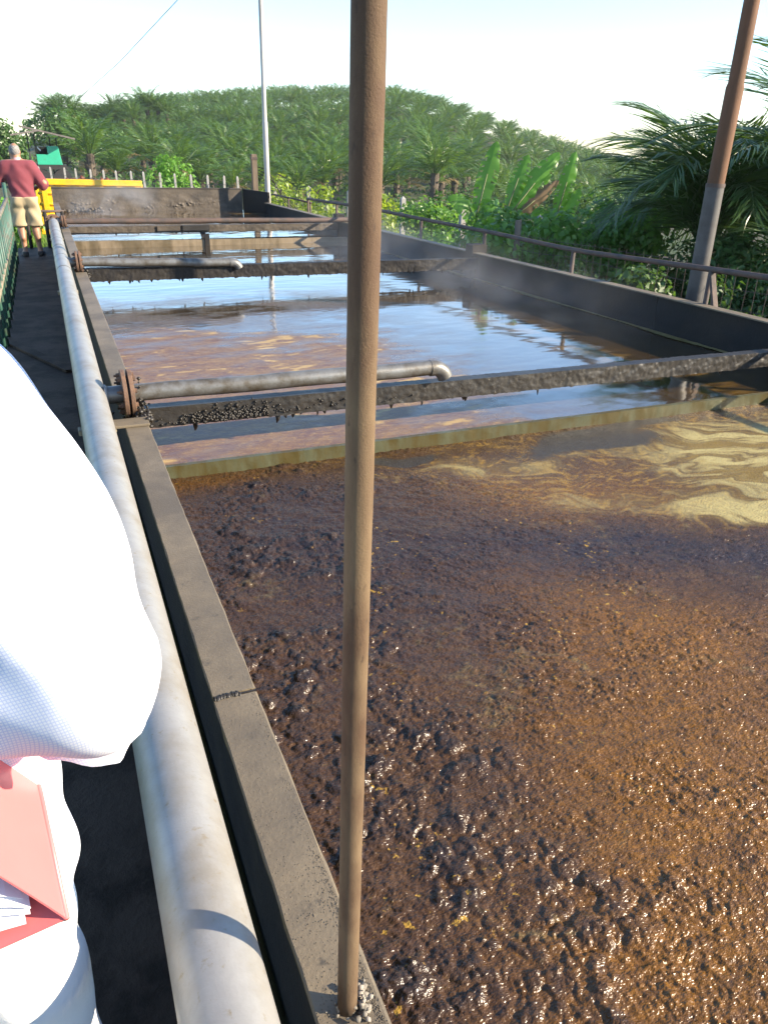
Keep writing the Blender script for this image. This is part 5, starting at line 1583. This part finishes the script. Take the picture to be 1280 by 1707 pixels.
def wr(G):
    q = G[..., 2] * 26 + 9 * G[..., 0] + 14 * G[..., 1]
    el_ = np.exp(-(((G[..., 0] - .24) / .09) ** 2 + ((G[..., 1] + .15) / .1) ** 2 + ((G[..., 2] - 1.27) / .1) ** 2))
    f = 0.006 * np.sin(q + 2.5 * np.sin(G[..., 0] * 11 + G[..., 2] * 5)) + 0.010 * el_ * np.abs(np.sin(G[..., 2] * 38 + G[..., 0] * 20 - G[..., 1] * 9))
    return f + 0.004 * np.sin(G[..., 0] * 40 + G[..., 2] * 17 + G[..., 1] * 9)
slv = [('c', J['shR'], J['elR'], .080, .082), ('c', (.205, -.055, 1.43), (.245, -.12, 1.32), .088, .088), ('c', J['elR'], vadd(J['haR'], (.05, -.01, .01)), .080, .06), ('c', J['shL'], J['elL'], .08, .075), ('c', J['elL'], vadd(J['haL'], (-.03, -.04, .01)), .07, .05)]
skirt = [('c', (0, -.01, 1.1), (0, -.01, .80), .15, .16), ('c', (.065, -.02, 1.16), (.07, -.02, .78), .128, .132), ('c', (-.07, -.02, 1.0), (-.085, -.02, .78), .13, .14)]
P, Q = sdf_mesh(torso + slv + skirt + [('c', (0, 0, 1.52), (0, .012, 1.60), .085, .066)], 0.045, 0.010, grow=0.012, wrinkle=wr,
                clip=lambda G: np.maximum(np.maximum(0.725 + 0.015 * np.sin(G[..., 0] * 12) - G[..., 2], G[..., 2] - 1.61), np.where((G[..., 1] < -0.09) & (G[..., 0] > -0.02), 1.155 + 0.008 * np.sin(G[..., 0] * 60) + 0.10 * np.maximum(G[..., 0] - 0.2, 0) - G[..., 2], -1.0)))
mk('shirt', P, Q, M['shirt'], pm, smooth=True)
# loose hem of the short wide sleeve hanging under the elbow
key = np.array([(-.145, .86, 1.152, .012), (-.10, .815, 1.147, .026), (-.055, .788, 1.145, .026), (-.012, .780, 1.148, .034), (.018, .800, 1.163, .030), (.034, .838, 1.192, .012)])
uu = np.linspace(0, 5, 26)
def smooth_key(k_):
    w_ = np.interp(uu, range(6), key[:, k_]); return np.convolve(np.pad(w_, 2, mode='edge'), [.1, .2, .4, .2, .1], mode='valid')
top = list(zip(*[smooth_key(k_) for k_ in range(4)]))
V = []; F = []
for i, (x_, y_, z_, dz_) in enumerate(top):
    fl_ = 0.004 * math.sin(i * 0.62); dz_ += 0.002 * math.sin(i * 1.3)
    for (ox, oy, oz) in ((0, 0.006, 0.025), (fl_, -0.003 - fl_, -dz_), (fl_, -0.001 - fl_, -dz_), (0, 0.008, 0.025)):
        V.append((x_ + ox + 0.312, y_ + oy - 0.98, z_ + oz))
for i in range(len(top) - 1):
    for q in range(4):
        F.append((i * 4 + q, i * 4 + (q + 1) % 4, i * 4 + 4 + (q + 1) % 4, i * 4 + 4 + q))
mk('sleeve_hem', V, F, M['shirt'], pm, smooth=True, auto=60)
tro = [('e', (0, -.01, .93), (.18, .14, .12)), ('c', J['hipL'], J['knL'], .115, .085), ('c', J['knL'], vadd(J['anL'], (0, 0, .02)), .085, .075), ('c', J['hipR'], J['knR'], .115, .085), ('c', J['knR'], vadd(J['anR'], (0, 0, .02)), .085, .075)]
P, Q = sdf_mesh(tro, 0.03, 0.012, grow=0.004, wrinkle=lambda G: 0.004 * np.sin(G[..., 2] * 30 + G[..., 0] * 22), clip=lambda G: np.maximum(0.06 - G[..., 2], G[..., 2] - 0.95))
mk('trousers', P, Q, M['trousers'], pm, smooth=True)
P, Q = sdf_mesh([('e', (HC.x, HC.y - .012, HC.z + .012), (.082, .10, .112))], 0.02, 0.009, wrinkle=lambda G: 0.003 * np.sin(G[..., 0] * 150) * np.sin(G[..., 2] * 120),
                clip=lambda G: np.maximum(G[..., 1] - HC.y - 0.03 - np.maximum(G[..., 2] - HC.z - 0.05, 0) * 1.5, HC.z - 0.08 - G[..., 2]))
mk('hair', P, Q, M['hair_dark'], pm, smooth=True)
for s_, an in ((-1, J['anL']), (1, J['anR'])):
    P, Q = sdf_mesh([('c', vadd(an, (0, -.045, -.05)), vadd(an, (s_ * .03, .17, -.055)), .046, .042), ('c', vadd(an, (0, -.03, -.02)), vadd(an, (0, .03, -.035)), .044, .04)], 0.03, 0.010, clip=lambda G: np.maximum(-0.002 - G[..., 2], G[..., 2] - 0.085))
    mk('shoe', P, Q, M['shoe'], pm, smooth=True)

# ---- red folder held below the elbow
t = NT('red_plastic_folder')
t.set(color=t.mix(t.noise(t.geo(), 9, 4), (0.66, 0.14, 0.14), (0.72, 0.17, 0.17)), rough=0.32)
M['folder'] = t.m
t = NT('paper_sheet')
t.set(color=t.mix(t.noise(t.geo(), 9, 3), (0.74, 0.74, 0.80), (0.80, 0.80, 0.84)), rough=0.9)
M['paper'] = t.m
fd = thing('folder', 'red plastic folder of curled papers held below the white sleeve', 'folder', (-0.099, 0.715, 0.955))
spine = Vector((-0.036, 0.30, 0.085))
def sheet(name, mat, d, W, th, curve, parent, length=1.0, start=0.0, n=8, skew=0.0, inset=0.0):
    d = Vector(d).normalized(); nrm = spine.normalized().cross(d).normalized()
    V = []; F = []
    for i in range(n + 1):
        s = i / n
        p = d * (inset + (W - inset) * s) + nrm * (curve * s * s)
        for e in (0, 1):
            for q in (-1, 1):
                V.append(p + spine * (start + length * e) + nrm * (q * th / 2) + d * skew * e)
    for i in range(n):
        a = i * 4; c = a + 4
        F += [(a, c, c + 2, a + 2), (a + 1, a + 3, c + 3, c + 1), (a, a + 1, c + 1, c), (a + 2, c + 2, c + 3, a + 3)]
    F += [(0, 2, 3, 1), (n * 4, n * 4 + 1, n * 4 + 3, n * 4 + 2)]
    return mk(name, V, F, mat, parent, smooth=False)
sheet('front_cover', M['folder'], (-0.50, 0.05, 0.86), 0.235, 0.0022, -0.012, fd)
sheet('back_cover', M['folder'], (-0.97, 0.0, -0.20), 0.235, 0.0022, 0.010, fd)
b = MB(); b.tube([(0, 0, 0), tuple(spine)], 0.004, 8); b.build('spine', M['folder'], fd, smooth=True)
rr = random.Random(4)
for k in range(8):
    a = RAD(2 + 5.2 * k)
    d = Vector((-math.cos(a), 0.02, math.sin(a)))
    sheet('paper', M['paper'], d, 0.205, 0.0005, -0.03 - 0.012 * k + rr.uniform(-.01, .01), fd, 0.93, 0.04 + rr.uniform(-.02, .02), inset=0.035 + rr.uniform(0, .02))


# ================================================================ AIR
hz = MB(); hz.box(-320, 380, -60, 420, -22, 32)
haze = hz.build('haze', None)
m = bpy.data.materials.new('thin_morning_haze'); m.use_nodes = True
nt = m.node_tree
for q in list(nt.nodes): nt.nodes.remove(q)
o_ = nt.nodes.new('ShaderNodeOutputMaterial'); pv = nt.nodes.new('ShaderNodeVolumePrincipled')
pv.inputs['Color'].default_value = (0.86, 0.92, 1.0, 1)
pv.inputs['Density'].default_value = 0.00026
pv.inputs['Anisotropy'].default_value = 0.2
nt.links.new(pv.outputs[0], o_.inputs['Volume'])
haze.data.materials.append(m)
tag(haze, 'thin pale morning haze in the air over the plantation', 'haze', kind='stuff')


def steam(label, x0, x1, y0, y1, z0, z1, dens, seed):
    b_ = MB(); b_.box(x0, x1, y0, y1, z0, z1)
    o = b_.build('steam', None)
    m_ = bpy.data.materials.new('rising_steam'); m_.use_nodes = True
    nt_ = m_.node_tree
    for q in list(nt_.nodes): nt_.nodes.remove(q)
    N = nt_.nodes.new; Lk = nt_.links.new
    out = N('ShaderNodeOutputMaterial'); pv_ = N('ShaderNodeVolumePrincipled')
    pv_.inputs['Color'].default_value = (0.95, 0.96, 1, 1)
    tc = N('ShaderNodeTexCoord'); sp_ = N('ShaderNodeSeparateXYZ'); Lk(tc.outputs['Generated'], sp_.inputs[0])
    nz = N('ShaderNodeTexNoise'); nz.inputs['Scale'].default_value = 1.3; nz.inputs['Detail'].default_value = 3; nz.inputs['Distortion'].default_value = 0.6
    Lk(tc.outputs['Object'], nz.inputs['Vector'])
    rm = N('ShaderNodeMapRange'); rm.inputs[1].default_value = 0.46; rm.inputs[2].default_value = 0.75; rm.clamp = True; Lk(nz.outputs['Fac'], rm.inputs[0])
    cur = rm.outputs[0]
    for ax, hard in ((0, 0), (1, 0), (2, 1)):
        # fade to nothing at the sides and towards the top
        mm = N('ShaderNodeMath'); mm.operation = 'SUBTRACT'; mm.inputs[0].default_value = 1.0; Lk(sp_.outputs[ax], mm.inputs[1])
        if hard:
            fade = mm.outputs[0]
        else:
            m3 = N('ShaderNodeMath'); m3.operation = 'MULTIPLY'; Lk(mm.outputs[0], m3.inputs[0]); Lk(sp_.outputs[ax], m3.inputs[1])
            m4 = N('ShaderNodeMath'); m4.operation = 'MULTIPLY'; m4.inputs[1].default_value = 4.0; Lk(m3.outputs[0], m4.inputs[0]); fade = m4.outputs[0]
        m5 = N('ShaderNodeMath'); m5.operation = 'MULTIPLY'; Lk(cur, m5.inputs[0]); Lk(fade, m5.inputs[1]); cur = m5.outputs[0]
    m6 = N('ShaderNodeMath'); m6.operation = 'MULTIPLY'; m6.inputs[1].default_value = dens; Lk(cur, m6.inputs[0])
    Lk(m6.outputs[0], pv_.inputs['Density']); Lk(pv_.outputs[0], out.inputs['Volume'])
    o.data.materials.append(m_)
    return tag(o, label, 'steam', kind='stuff')


steam('faint steam drifting along the right tank wall', 3.6, 5.7, 5.2, 14.5, 0.19, 0.85, 0.40, 1)
steam('faint steam rising at the left end of the end wall', 0.45, 2.4, 17.2, 19.4, 0.30, 1.0, 1.2, 2)
